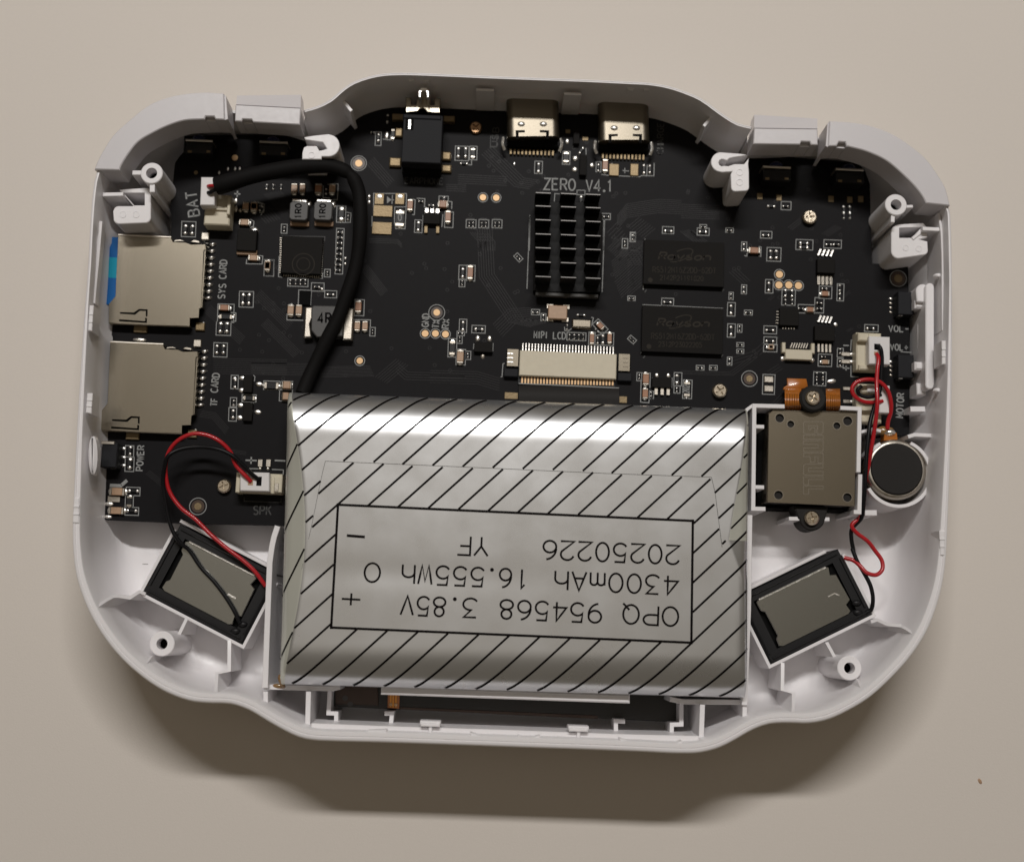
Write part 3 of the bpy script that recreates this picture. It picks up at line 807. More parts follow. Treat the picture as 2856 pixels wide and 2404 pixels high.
def comp_mesh(kind, L, W, H):
    key = (kind, round(L, 3), round(W, 3), round(H, 3))
    if key in CM: return CM[key]
    m = MB(); B = {'cap': 'cap_tan', 'capb': 'cap_brown', 'res': 'black_plastic', 'dot': 'black_plastic'}[kind]
    R_ = lambda x, w, h: [(x - w / 2, -h / 2), (x + w / 2, -h / 2), (x + w / 2, h / 2), (x - w / 2, h / 2)]
    if kind == 'dot':
        m.prism(R_(0, L * .5, W * .8), 0, H, B, H * .2)
        for sg in (-1, 1):
            m.blob((sg * L * .33, 0, 0), L * .24, W * .5, H * .8, 'solder', n=8)
    else:
        e = L * (.17 if kind != 'res' else .2)
        m.prism(R_(0, L - 2 * e, W * .96), 0, H * .97, B, H * .08)
        for sg in (-1, 1):
            m.prism(R_(sg * (L / 2 - e / 2), e, W), 0, H, 'tin', H * .12)
            m.blob((sg * (L / 2), 0, 0), e * .8, W * .5, H * .5, 'solder', n=8, rings=2)
    CM[key] = m.build(40); return CM[key]


NM = {'cap': 'capacitor', 'capb': 'capacitor', 'res': 'resistor', 'dot': 'chip_resistor'}


def cmp(kind, k, x, y, L, W, v=0, silk=None, H=None):
    """two-ended component; v = its axis in degrees (90 = along the photo's vertical)"""
    s = KS(k, x, y, ZP); l, w = round(L * s, 2), round(W * s, 2)
    l = max(l, .03); w = max(w, .02)
    h = H or {'cap': w * .75, 'capb': w * .75, 'res': .045, 'dot': .035}[kind]
    c = K(k, x, y, ZP + h)
    place(NM[kind], comp_mesh(kind, l, w, h), (c.x, c.y, ZP), BOARD, ROT + R(v))
    if silk: sr(k, *silk)


BLOB = {}


def solder(k, x, y, w, h, v=0, H=.05, m='solder'):
    s = KS(k, x, y, ZP); key = (round(w * s, 2), round(h * s, 2), H, m)
    if key not in BLOB:
        q = MB(); q.blob((0, 0, 0), max(.012, key[0] / 2), max(.012, key[1] / 2), H * .45, m, n=14, rings=4); BLOB[key] = q.build(60)
    place('solder_joint', BLOB[key], (*K(k, x, y, ZP + H / 2).xy, ZP - .001), BOARD, ROT + R(v))


def flat(k, x, y, w, h, m='tin', v=0, H=.012, name='solder_pad'):
    q = MB(); bx(q, k, x, y, w, h, ZP - .002, ZP + H, m, v, .004); return obj(name, q, BOARD)


def tp(k, x, y, r, rr, hole=False, col='gold', lw=.013):
    s = KS(k, x, y, ZP); c = K(k, x, y, ZP); q = MB()
    if hole: q.ring(c, r * s, r * s * 1.75, ZP - .001, ZP + .002, 'via')
    q.cyl(c, r * s, ZP - .001, ZP + .006, col, 24, .002)
    obj('test_point', q, BOARD)
    if rr: SILK.ribbon([(*p, ZS) for p in circ(c, rr * s, 30)], lw, 'silk', closed=True)


def chip(k, x, y, w, h, z=.09, m='chip', v=0, name='chip', ch=.006):
    q = MB(); bx(q, k, x, y, w, h, ZP, ZP + z, m, v, ch); return obj(name, q, BOARD)


def pins(parent, k, p0, p1, n, w, h, z, m='tin', name='pin', v=0, z0=None, ch=.003):
    """n alike pins from p0 to p1, sharing one mesh"""
    s = KS(k, *p0, z); q = MB(); zz = ZP if z0 is None else z0
    q.prism([(-w * s / 2, -h * s / 2), (w * s / 2, -h * s / 2), (w * s / 2, h * s / 2), (-w * s / 2, h * s / 2)], 0, z - zz, m, min(ch, w * s * .3)); me = q.build()
    for i in range(n):
        t = i / (n - 1) if n > 1 else 0
        c = K(k, p0[0] + (p1[0] - p0[0]) * t, p0[1] + (p1[1] - p0[1]) * t, z)
        place(name, me, (c.x, c.y, zz), parent, ROT + R(v))


# ---- upper left
tp('a', 1590, 840, 30, 0); tp('a', 1210, 985, 20, 0, col='gold_dull')
for x, y in ((1435, 980), (1520, 945), (1590, 945), (1635, 945)): solder('a', x, y, 26, 44, H=.03)
for y in (1255, 1335): solder('a', 1598, y, 36, 66, H=.05)
solder('a', 1640, 1350, 40, 40, H=.04, m='tin')
for x in (1693, 1773): cmp('cap', 'a', x, 1310, 92, 58, 90)
sl('a', (1805, 1270), (1875, 1290), (1870, 1345), (1845, 1400)); sl('a', (1870, 1290), (1830, 1310), (1870, 1330))
cmp('cap', 'a', 1680, 1465, 105, 60); sl('a', (1740, 1440), (1775, 1460), (1770, 1510), (1740, 1520))
st('a', 'BAT', 1245, 1400, 1215, 1165, 105, .026, gap=.35); st('a', '+', 1580, 1235, 1640, 1238, 92, .022)
cmp('dot', 'a', 1103, 1535, 105, 48, 90); cmp('dot', 'a', 1170, 1538, 105, 48, 90); sr('a', 1070, 1462, 1208, 1610)
for x, y in ((1290, 1600), (1310, 1690), (1350, 1510)): solder('a', x, y, 70, 60, H=.06)
# big dark diode block
q = MB(); bx(q, 'b', 1705, 245, 190, 215, ZP, ZP + .13, 'chip', 0, .01); d_ = obj('diode', q, BOARD)
q = MB(); bx(q, 'b', 1705, 362, 195, 45, ZP, ZP + .07, 'cap_tan', 0, .008); obj('terminal', q, d_)
solder('b', 1775, 150, 95, 90, -30, H=.11)
cmp('cap', 'b', 1770, 415, 105, 54); sl('b', (1705, 430), (1700, 475), (1855, 478), (1862, 400), (1830, 395))
cmp('cap', 'b', 1905, 490, 105, 56, 90, (1875, 437, 1970, 595))
for x in (1665, 1725): cmp('dot', 'b', x, 815, 120, 42, 90)
sr('b', 1632, 745, 1770, 898)
cmp('capb', 'b', 1485, 900, 112, 56); cmp('res', 'b', 1500, 990, 130, 44); sr('b', 1422, 868, 1580, 1045); sr('b', 1408, 1045, 1550, 1172)
solder('b', 1580, 975, 34, 30); sl('b', (1550, 950), (1600, 955), (1598, 1035), (1550, 1035))
for x in (1445, 1510): cmp('dot', 'b', x, 1092, 110, 46, 90)
for x in (1410, 1475): cmp('dot', 'b', x, 1305, 92, 40, 90)
sr('b', 1383, 1245, 1515, 1382)
# transistors beside the lower card slot
for ky, dy, cx in (('b', 0, 1700), ('c', -1480 + 0, 1715)):
    pass
chip('b', 1715, 1645, 90, 165, .08); solder('b', 1658, 1585, 62, 44, H=.04); solder('b', 1655, 1705, 66, 46, H=.04); solder('b', 1822, 1645, 80, 52, H=.05)
cmp('dot', 'b', 1590, 1640, 95, 36, 90, (1552, 1562, 1622, 1692)); sl('b', (1770, 1560), (1785, 1575), (1780, 1620)); solder('b', 1585, 1590, 44, 30, H=.03)
cmp('res', 'b', 1945, 1660, 140, 62, 0, (1870, 1618, 2030, 1702))
cmp('cap', 'n', 278, 65, 78, 60, 0, (240, 38, 324, 100)); cmp('cap', 'n', 270, 152, 66, 60, 0, (222, 105, 322, 192)); solder('n', 275, 60, 60, 36, H=.06); solder('n', 270, 146, 56, 34, H=.06)
chip('c', 1715, 170, 90, 180, .08); solder('c', 1642, 105, 62, 50, H=.04); solder('c', 1635, 225, 62, 50, H=.04); solder('c', 1808, 170, 80, 50, H=.05)
cmp('res', 'c', 1728, 35, 110, 44, 0, (1660, 3, 1797, 72)); cmp('dot', 'c', 1575, 80, 62, 36, 90, (1545, 32, 1606, 122)); cmp('dot', 'c', 1568, 190, 95, 40, 90, (1530, 130, 1606, 260))
sl('c', (1745, 85), (1770, 88), (1762, 150)); sl('c', (1762, 200), (1757, 268))
st('b', 'SYS', 1490, 815, 1503, 675, 66, .02); st('b', 'CARD', 1503, 620, 1512, 440, 66, .02)
st('b', 'CARD', 1420, 1728, 1440, 1545, 66, .02); st('c', 'TF', 1415, 112, 1422, 42, 62, .02)
# power area
q = MB(); bx(q, 'c', 365, 590, 150, 240, ZP, ZP + .28, 'black_jack', 0, .01); sw = obj('power_switch', q, BOARD)
q = MB(); bx(q, 'c', 350, 470, 130, 30, ZP, ZP + .30, 'tin', 0, .006); bx(q, 'c', 400, 708, 46, 30, ZP, ZP + .1, 'solder', 0, .01); bx(q, 'c', 270, 665, 30, 20, ZP, ZP + .2, 'solder', 0, .005); obj('metal_cover', q, sw)
for y in (525, 612, 690): solder('c', 500, y, 56, 30, H=.035)
cmp('dot', 'c', 565, 545, 90, 44, 90, (522, 500, 604, 608)); cmp('dot', 'c', 562, 672, 110, 56, 90, (520, 610, 606, 750))
st('c', 'POWER', 690, 742, 706, 500, 62, .02)
flat('c', 430, 888, 120, 34, 'silk', 0); flat('c', 510, 862, 75, 34, 'silk', 45)
cmp('cap', 'c', 440, 945, 150, 72, 0, H=.07); cmp('cap', 'c', 430, 1130, 150, 66, 0, H=.07)
for x, y, w, h in ((360, 1065, 92, 44), (350, 1190, 82, 36)): solder('c', x, y, w, h, H=.05)
flat('c', 410, 1020, 120, 56, 'tin'); flat('c', 250, 1165, 90, 30, 'nylon_white')
cmp('dot', 'c', 597, 937, 110, 40, 0, (530, 905, 665, 985)); cmp('res', 'c', 560, 1040, 100, 50, 90, (522, 985, 600, 1098)); cmp('dot', 'c', 580, 1130, 110, 40, 0, (518, 1100, 652, 1176))
tp('c', 1230, 1090, 36, 82, True, 'gold_dull')
st('c', '+', 1690, 690, 1800, 694, 100, .024, gw=110); sl('c', (1978, 643), (2082, 647), w=.024)
pins(BOARD, 'c', (1836, 668), (1916, 668), 2, 44, 70, ZP + .05, 'tin', 'contact')
for x in (1832, 1910): solder('c', x, 718, 40, 34, H=.06)
sl('c', (1720, 722), (1820, 724)); sl('c', (1950, 730), (2062, 735), (2060, 800))
q = MB(); bx(q, 'c', 1825, 865, 450, 195, ZP, ZP + .2, 'nylon', 0, .01); so = obj('wire_socket', q, BOARD)
q = MB(); bx(q, 'c', 2010, 880, 80, 150, ZP, ZP + .3, 'nylon', 0, .01); bx(q, 'c', 1618, 880, 40, 150, ZP, ZP + .3, 'nylon', 0, .01); obj('socket_arm', q, so)
q = MB(); bx(q, 'c', 1995, 905, 40, 80, ZP + .2, ZP + .31, 'tin', 0, .005); obj('solder_tab', q, so)
sl('c', (1680, 1000), (1680, 1040), (2040, 1052), (2040, 1010), m='silk_dim'); st('c', 'SPK', 1770, 1168, 1940, 1172, 84, .022, 'silk_dim')

# ---- left middle
for x, w in ((420, 62), (500, 54), (655, 64), (790, 60)): cmp('capb' if x == 655 else 'cap', 'e', x, 1138, 102, w, 90)
sl('e', (745, 1100), (850, 1095), (842, 1250), (790, 1250)); cmp('dot', 'e', 730, 1165, 60, 30, 90); sl('e', (705, 1110), (702, 1230), (770, 1235))
for x, w in ((150, 40), (215, 30), (290, 30)): cmp('dot', 'e', x, 1120, 60, w, 90)
for x in (465, 702):
    c = K('e', x, 1355, ZP + .2); s_ = KS('e', x, 1355, ZP + .2); q = MB()
    w_, h_ = 180 * s_, 190 * s_
    base = rect(c, w_, h_); cut = []
    for i in range(4):
        a_, b_, c_ = base[i - 1], base[i], base[(i + 1) % 4]; cut += [b_.lerp(a_, .12), b_.lerp(c_, .12)]
    q.prism(cut, ZP, ZP + .2, 'ferrite', .012); ind = obj('inductor', q, BOARD)
    q = MB(); bx(q, 'e', x + 8, 1482, 182, 44, ZP, ZP + .05, 'cap_tan', 0, .006); bx(q, 'e', x + 8, 1258, 150, 34, ZP, ZP + .16, 'solder', 0, .02); obj('terminal', q, ind)
    q = MB(); text(q, '1R0', K('e', x + 22, 1430, ZP + .202), K('e', x + 25, 1290, ZP + .202), 56 * s_, .022, 'void', ZP + .202); obj('marking', q, ind)
    solder('e', x + 95, 1290, 60, 90, -15, H=.16)
cmp('dot', 'e', 880, 1385, 150, 70, 90, (835, 1312, 922, 1470)); sl('e', (922, 1370), (975, 1380), (968, 1470), (922, 1470)); cmp('dot', 'e', 945, 1420, 60, 30, 90)
cmp('dot', 'e', 322, 1532, 52, 30, 90, (295, 1488, 352, 1576)); cmp('cap', 'e', 28, 1315, 105, 60, 90); cmp('dot', 'e', 95, 1330, 60, 30, 60); sl('e', (70, 1280), (130, 1295), (125, 1370), (80, 1375))
# square controller chip
q = MB(); bx(q, 'g', 495, 390, 395, 375, ZP + .01, ZP + .10, 'chip', 0, .008); ic = obj('controller_chip', q, BOARD)
q = MB(); c = K('g', 510, 480, ZP + .1); q.ring(c, .17, .185, ZP + .095, ZP + .1015, 'chip_mark'); q.ring(c, .10, .112, ZP + .095, ZP + .1015, 'chip_mark'); obj('marking', q, ic)
pins(ic, 'g', (697, 245), (680, 590), 17, 26, 9, ZP + .02, 'tin')
pins(ic, 'g', (320, 588), (660, 600), 17, 9, 24, ZP + .02, 'tin')
pins(ic, 'g', (291, 225), (282, 560), 17, 20, 9, ZP + .02, 'tin')
sl('g', (275, 400), (268, 600), (305, 608)); sl('g', (700, 560), (695, 618), (620, 616)); sl('g', (300, 205), (720, 212), (716, 260), m='silk_dim')
for i in range(8): cmp('dot', 'g', 868 - i * 3.4, 165 + i * 53, 62, 34, 0)
sr('g', 826, 132, 900, 575)
for y in (420, 472): solder('g', 918, y, 26, 32, H=.03)
cmp('cap', 'g', 160, 490, 108, 54, 90, (130, 440, 222, 596))
for x in (380, 433, 480, 527): cmp('dot', 'g', x, 650, 52, 30, 90)
sr('g', 358, 620, 556, 696); cmp('dot', 'g', 640, 698, 62, 36, 0); solder('g', 690, 720, 30, 40); sr('g', 588, 662, 712, 742); cmp('dot', 'g', 772, 772, 76, 36, 0, (718, 738, 835, 806)); cmp('dot', 'g', 742, 565, 44, 30, 90, (716, 530, 772, 604))
chip('g', 525, 805, 108, 145, .05, 'void'); sl('g', (580, 880), (590, 735), (465, 730), (460, 880))
for x in (385, 465): cmp('cap', 'g', x, 925, 108, 60, 90)
sl('g', (352, 960), (350, 1022), (510, 1026)); sl('g', (360, 880), (400, 862))
c = K('g', 745, 1035, ZP + .22); s_ = KS('g', 745, 1035, ZP + .22); q = MB()
q.prism(poly('g', [(610, 880), (880, 885), (900, 950), (895, 1180), (640, 1190), (585, 1120), (590, 900)], ZP + .22), ZP, ZP + .22, 'ferrite', .015); ind = obj('large_inductor', q, BOARD)
q = MB(); q.prism(poly('g', [(530, 895), (600, 893), (598, 1000), (575, 1060), (590, 1190), (512, 1195)], ZP + .15), ZP, ZP + .15, 'tin', .02); q.prism(poly('g', [(925, 905), (1003, 905), (985, 1215), (890, 1215), (900, 1060)], ZP + .15), ZP, ZP + .15, 'tin', .02); obj('terminal', q, ind)
q = MB(); text(q, '4R7', K('g', 655, 1050, ZP + .222), K('g', 850, 1050, ZP + .222), 95 * s_, .03, 'void', ZP + .222, gap=.6); obj('marking', q, ind)
for x, y, w, h in ((545, 1060, 50, 90), (940, 1100, 70, 110), (960, 1010, 50, 60)): solder('g', x, y, w, h, H=.16)
cmp('capb', 'g', 1045, 890, 112, 62, 90, (1012, 825, 1102, 980)); cmp('cap', 'g', 1035, 1080, 96, 54, 90); cmp('cap', 'g', 1110, 1080, 96, 56, 90); sl('g', (1010, 1020), (1165, 1022), (1160, 1160)); cmp('dot', 'g', 1183, 1135, 44, 26, 90, (1158, 1095, 1210, 1178))
tp('g', 1060, 1420, 32, 48); tp('g', 1810, 950, 33, 78, True)
for x, y in ((1697, 1155), (1797, 1155), (1895, 1162)): tp('g', x, y, 34, 48)
st('g', 'GND', 1728, 1090, 1735, 965, 62, .02); st('g', 'TX', 1830, 1100, 1836, 1030, 62, .02); st('g', 'RX', 1925, 1105, 1932, 1018, 62, .02)
tp('e', 1050, 895, 36, 75, True)

# ---- earphone jack
q = MB(); bx(q, 'e', 1668, 655, 385, 490, ZP, ZP + .48, 'black_jack', 0, .012); jk = obj('audio_jack', q, BOARD)
q = MB(); bx(q, 'e', 1668, 442, 375, 50, ZP + .3, ZP + .5, 'black_jack', 0, .02); obj('collar', q, jk)
q = MB(); q.prism(poly('e', [(1508, 250), (1560, 255), (1565, 320), (1605, 322), (1620, 255), (1735, 258), (1750, 325), (1782, 325), (1788, 255), (1845, 262), (1842, 405), (1720, 400)] + arcpts(1670, 405, 46, 20, 160, 6) + [(1505, 400)], ZP + .46), ZP + .1, ZP + .46, 'cage', .012); obj('ground_clip', q, jk)
q = MB(); q.prism(poly('e', [(1632, 255), (1630, 185), (1655, 155), (1710, 155), (1738, 185), (1735, 255), (1712, 255), (1710, 215)] + arcpts(1683, 215, 25, 20, 160, 5) + [(1655, 255)], 1.62), 1.1, 1.62, 'solder', .012); obj('spring_tongue', q, jk)
q = MB(); bx(q, 'e', 1545, 512, 78, 120, ZP + .47, ZP + .484, 'void', 0, .001); bx(q, 'e', 1545, 515, 24, 95, ZP + .47, ZP + .49, 'solder', 0, .002); obj('switch_slot', q, jk)
q = MB(); bx(q, 'e', 1660, 930, 370, 130, ZP, ZP + .2, 'void', 0, .01); obj('rear_step', q, jk)
for x, y, w, h in ((1440, 590, 75, 95), (1405, 880, 115, 92), (1905, 820, 85, 85), (1905, 942, 95, 75)):
    q = MB(); bx(q, 'e', x, y, w, h, ZP, ZP + .07, 'gold_dull', 0, .02); obj('leg', q, jk); solder('e', x + (35 if x > 1600 else -25), y, 40, h * .9, H=.08)
for x, y in ((1430, 440), (1930, 460)):
    q = MB(); bx(q, 'e', x, y, 110, 60, ZP, ZP + .12, 'gold_dull', 0, .01); obj('leg', q, jk)
st('e', 'EARPHONE', 1500, 1092, 1870, 1100, 62, .016, 'silk_dim')
cmp('dot', 'e', 1240, 640, 90, 36, 90, (1212, 590, 1268, 722)); solder('e', 1322, 620, 42, 80, H=.04); cmp('res', 'e', 1382, 610, 100, 34, 90); sl('e', (1285, 660), (1360, 668), (1362, 620)); cmp('dot', 'e', 1330, 455, 90, 30, 90); cmp('dot', 'e', 1185, 590, 44, 30, 0)
for x in (235, 295): cmp('dot', 'f', x, 672, 95, 36, 90)
cmp('res', 'f', 357, 680, 80, 34, 90, (330, 625, 390, 738)); sr('f', 208, 625, 322, 745); cmp('dot', 'f', 280, 765, 70, 26, 0); sl('f', (255, 775), (345, 780), (345, 740))
# diode pads group
for x in (1250, 1450):
    q = MB(); bx(q, 'e', x, 1240, 90, 112, ZP - .002, ZP + .02, 'gold_dull', 0, .006); obj('solder_pad', q, BOARD); solder('e', x, 1214, 88, 70, H=.06)
flat('e', 1285, 1358, 185, 112, 'gold_dull', H=.03); solder('e', 1285, 1328, 182, 62, 3, H=.06); solder('e', 1282, 1392, 56, 36, H=.04, m='gold')
flat('e', 1275, 1525, 190, 120, 'gold_dull', H=.03); solder('e', 1230, 1505, 100, 62, -30, H=.06); solder('e', 1285, 1522, 90, 52, -10, H=.06); solder('e', 1332, 1498, 80, 70, 20, H=.06)
sl('e', (1195, 1420), (1195, 1188), (1515, 1190), (1512, 1320), (1400, 1320), (1398, 1470), (1410, 1530), (1500, 1532), (1512, 1330)); sl('e', (1180, 1410), (1178, 1510))
SILK.prism(poly('e', [(1325, 1215), (1325, 1285), (1368, 1250)], ZS), ZP, ZS, 'silk'); sl('e', (1378, 1205), (1374, 1290)); sl('e', (1368, 1250), (1395, 1252))
cmp('res', 'e', 1450, 1430, 155, 82, 90); q = MB(); text(q, '0', K('e', 1434, 1452, ZP + .05), K('e', 1466, 1452, ZP + .05), .11, .014, 'silk', ZP + .047); obj('marking', q, BOARD)
for y in (1215, 1268): solder('e', 1150, y, 36, 50, H=.05)
cmp('capb', 'e', 1550, 1298, 112, 56, 90); sl('e', (1575, 1245), (1600, 1250), (1592, 1395), (1570, 1395))
chip('e', 1760, 1428, 165, 112, .1); pins(BOARD, 'e', (1712, 1362), (1818, 1366), 3, 34, 62, ZP + .05, 'solder', 'lead'); pins(BOARD, 'e', (1705, 1528), (1820, 1530), 2, 32, 90, ZP + .04, 'gold_dull', 'lead')
cmp('capb', 'e', 1870, 1288, 98, 72, 0); cmp('dot', 'e', 1880, 1240, 50, 40, 90); sr('e', 1832, 1215, 1922, 1260); sl('e', (1920, 1265), (1958, 1270), (1955, 1340))
cmp('capb', 'e', 1920, 1412, 120, 56, 90, (1888, 1368, 1970, 1520)); cmp('dot', 'e', 1630, 1505, 110, 48, 90, (1595, 1447, 1668, 1570)); sl('e', (1670, 1500), (1678, 1400)); sl('e', (1870, 1390), (1860, 1515))
sl('e', (1615, 1235), (1695, 1240), (1690, 1320), (1710, 1325)); cmp('dot', 'e', 1655, 1262, 56, 30, 0); cmp('dot', 'e', 1755, 1300, 60, 40, 0)
# ---- top middle
tp('f', 440, 1052, 28, 40); tp('f', 551, 1055, 28, 40)
for x in (341, 447, 558):
    sr('f', x - 41, 1238, x + 41, 1306)
    for dx in (-17, 17): cmp('dot', 'f', x + dx, 1276, 44, 20, 90)
    sl('f', (x - 30, 1228), (x + 30, 1230), m='silk_dim')


def usb(x0, x1, ytop, ybase, ypin, dim):
    """metal port shell of stadium section, running up to the top wall"""
    xm = (x0 + x1) / 2; zt = ZP + .34
    s = KS('f', xm, ybase, zt); w = (x1 - x0) * s; hgt = .32; r = .12
    a = K('f', xm, ybase - 8, zt); b = K('f', xm - 8, ytop, zt); d = (b - a).xy; d.normalize(); px = Vector((d.y, -d.x))
    sec = []
    for qx, qz, a0 in ((1, 1, 0), (-1, 1, 90), (-1, -1, 180), (1, -1, 270)):
        for i in range(7):
            t = R(a0 + 15 * i)
            if i == 0 and a0 in (90, 270): sec.append((qx * (w / 2 - r - .02), hgt / 2 + qz * hgt / 2))
            sec.append((qx * (w / 2 - r) + r * math.cos(t), hgt / 2 + qz * (hgt / 2 - r) + r * math.sin(t)))
    n = len(sec); L = ((b - a).xy).length; q = MB(); vs = []
    for f in (0, L):
        for sx, sz in sec:
            pz = a.xy + d * f + px * sx; vs.append((pz.x, pz.y, ZP + .02 + sz))
    q.add(vs, [(i, (i + 1) % n, n + (i + 1) % n, n + i) for i in range(n)] + [tuple(range(n)), tuple(range(n, 2 * n))], 'port_shell')
    u = obj('charge_port', q, BOARD, 50)
    for dx in dim[0]:
        q = MB(); c = K('f', dx, dim[1], zt); q.blob((c.x, c.y, zt - .006), 34 * s, 24 * s, .03, 'solder', ROT); obj('dimple', q, u)
        sg = -1 if dx < xm else 1
        q = MB(); q.prism(poly('f', [(dx - sg * 30, dim[1] + 50), (dx + sg * 48, dim[1] + 52), (dx + sg * 44, dim[1] + 125), (dx + sg * 22, dim[1] + 122), (dx + sg * 22, dim[1] + 70), (dx - sg * 30, dim[1] + 68)][::1], zt + .003), zt - .02, zt + .003, 'void'); obj('spring_cutout', q, u)
    q = MB(); bx(q, 'f', xm - 8, ybase + 30, (x1 - x0) - 14, 96, ZP, ZP + .13, 'void', 0, .02); obj('rear_body', q, u)
    for sx, y in ((x0 - 32, ybase + 60), (x1 + 8, ybase + 72)):
        q = MB(); c = K('f', sx, y, ZP + .12); q.tube(smooth_line([K('f', sx, y - 55, ZP + .14), K('f', sx - (6 if sx < xm else -6), y, ZP + .16), K('f', sx + (10 if sx < xm else -12), y + 50, ZP + .14)], n=5), .03, 'solder', 8); obj('side_tab', q, u)
    pins(u, 'f', (x0 + 30, ypin), (x1 - 58, ypin + 12), 12, 18, 46, ZP + .05, 'gold_dull')


usb(643, 1082, 200, 548, 668, ((760, 945), 440))
usb(1412, 1838, 228, 578, 704, ((1536, 1722), 472))
st('f', 'USB', 560, 630, 575, 470, 50, .016, 'silk_dim'); sr('f', 503, 540, 555, 632, m='silk_dim'); st('f', 'CHARGE', 1945, 695, 1950, 430, 52, .016, 'silk_dim'); st('f', 'CH', 1945, 695, 1948, 610, 52, .018)
cmp('res', 'f', 1135, 715, 88, 46, 90, (1105, 668, 1166, 776)); cmp('dot', 'f', 905, 800, 92, 34, 90, (872, 750, 936, 852)); solder('f', 702, 768, 16, 34, H=.02)
solder('f', 1145, 580, 40, 50, H=.05); flat('f', 1150, 500, 40, 34, 'gold_dull'); chip('f', 1222, 540, 50, 130, .09); flat('f', 1295, 560, 50, 34, 'gold_dull')
solder('f', 1212, 722, 56, 50, H=.06); solder('f', 1208, 815, 56, 50, H=.06); chip('f', 1277, 780, 58, 175, .1); solder('f', 1350, 780, 44, 48, H=.05); cmp('dot', 'f', 1262, 655, 70, 30, 60); sl('f', (1300, 640), (1302, 695)); cmp('dot', 'f', 1405, 800, 70, 24, 90, (1385, 755, 1426, 838))
cmp('capb', 'f', 1462, 782, 104, 44, 90)
for x, w in ((1535, 84), (1705, 70)):
    q = MB(); bx(q, 'f', x, 820, w, 106, ZP - .002, ZP + .03, 'gold_dull', 0, .01); obj('solder_pad', q, BOARD)
solder('f', 1522, 790, 36, 76, 10, H=.06); solder('f', 1716, 795, 40, 80, -10, H=.06); solder('f', 1690, 850, 44, 50, H=.05)
sl('f', (1430, 860), (1490, 868), (1750, 880), (1765, 870), (1868, 872), (1870, 765)); sl('f', (1625, 805), (1625, 850)); sl('f', (1605, 828), (1660, 832)); cmp('dot', 'f', 1785, 812, 90, 30, 90); cmp('dot', 'f', 1835, 812, 80, 30, 90); sl('f', (1812, 780), (1808, 868))
st('f', 'ZERO', 950, 985, 1208, 993, 96, .024, gap=.36); st('f', 'V4', 1303, 998, 1420, 1001, 96, .024, gap=.36); st('f', '1', 1470, 1002, 1530, 1004, 96, .024, gw=60); SILK.cyl(K('f', 1452, 998, ZS), .022, ZP, ZS + .001, 'silk', 10)
sl('f', (832, 1200), (828, 1497)); sl('h', (890, 10), (865, 660)); sl('f', (1450, 1232), (1446, 1497)); sl('h', (1560, 40), (1537, 690)); sl('f', (1035, 1095), (1040, 1020), (1080, 1022))
sr('f', 1225, 992, 1292, 1030); cmp('dot', 'f', 1260, 1068, 70, 36, 90); cmp('dot', 'f', 1470, 1210, 56, 26, 0, (1436, 1186, 1504, 1236))
# ---- middle
srot('h', 788, 380, 74, 46, -45); cmp('dot', 'h', 788, 380, 48, 22, -45)
cmp('dot', 'h', 290, 515, 100, 38, 90, (256, 450, 325, 578)); cmp('dot', 'h', 284, 605, 50, 24, 90, (258, 575, 310, 642)); cmp('capb', 'h', 358, 512, 125, 50, 90, (328, 450, 400, 590))
cmp('dot', 'h', 292, 990, 92, 38, 90, (260, 932, 326, 1050)); cmp('dot', 'h', 268, 1055, 46, 22, 0, (240, 1040, 306, 1078)); cmp('dot', 'h', 262, 1110, 50, 22, 90, (238, 1080, 286, 1148))
cmp('res', 'h', 197, 1188, 130, 52, 90, (160, 1106, 236, 1270)); solder('h', 197, 1130, 46, 26, H=.04); cmp('cap', 'h', 268, 1265, 122, 62, 90, (232, 1202, 315, 1340)); cmp('dot', 'h', 335, 1255, 46, 26, 90, (314, 1218, 362, 1292))
chip('h', 475, 1180, 165, 90, .09); solder('h', 424, 1102, 46, 66, H=.06); solder('h', 530, 1105, 46, 66, H=.06); solder('h', 470, 1258, 42, 62, H=.05, m='tin'); sl('h', (390, 1150), (386, 1200)); sl('h', (562, 1145), (560, 1218))
cmp('dot', 'h', 435, 1018, 84, 40, 0, (372, 988, 492, 1055))
q = MB(); bx(q, 'h', 1140, 868, 170, 125, ZP, ZP + .09, 'cap_tan', 0, .012); cr = obj('crystal', q, BOARD)
q = MB()
for dx, dy in ((-70, -55), (75, -50), (-70, 60), (65, 65)): bx(q, 'h', 1142 + dx, 870 + dy, 60, 40, ZP, ZP + .025, 'tin', 0, .004)
obj('terminal', q, cr)
q = MB(); bx(q, 'h', 1355, 968, 172, 78, ZP, ZP + .08, 'cage', 0, .02); obj('crystal', q, BOARD); flat('h', 1355, 1008, 150, 22, 'gold_dull')
sl('h', (1200, 1000), (1205, 1035), (1240, 1035), (1270, 1010), (1430, 1028), (1460, 920), (1440, 915)); cmp('dot', 'h', 1225, 1000, 56, 28, 90); cmp('dot', 'h', 1350, 892, 84, 30, 0); cmp('dot', 'h', 940, 868, 62, 30, 0, (905, 845, 978, 892)); cmp('dot', 'h', 1012, 915, 60, 30, 90, (990, 882, 1034, 945))
cmp('capb', 'h', 1522, 988, 74, 46, -45); srot('h', 1520, 1000, 130, 74, -45); cmp('dot', 'h', 1490, 1030, 44, 24, -45)
st('h', 'MIPI', 928, 1100, 1050, 1104, 60, .017, gap=.3); st('h', 'LCD', 1100, 1106, 1210, 1110, 60, .017, gap=.3)
sr('h', 1222, 1052, 1392, 1122)
for x in (1245, 1288, 1330, 1370): cmp('dot', 'h', x, 1088, 56, 24, 90)
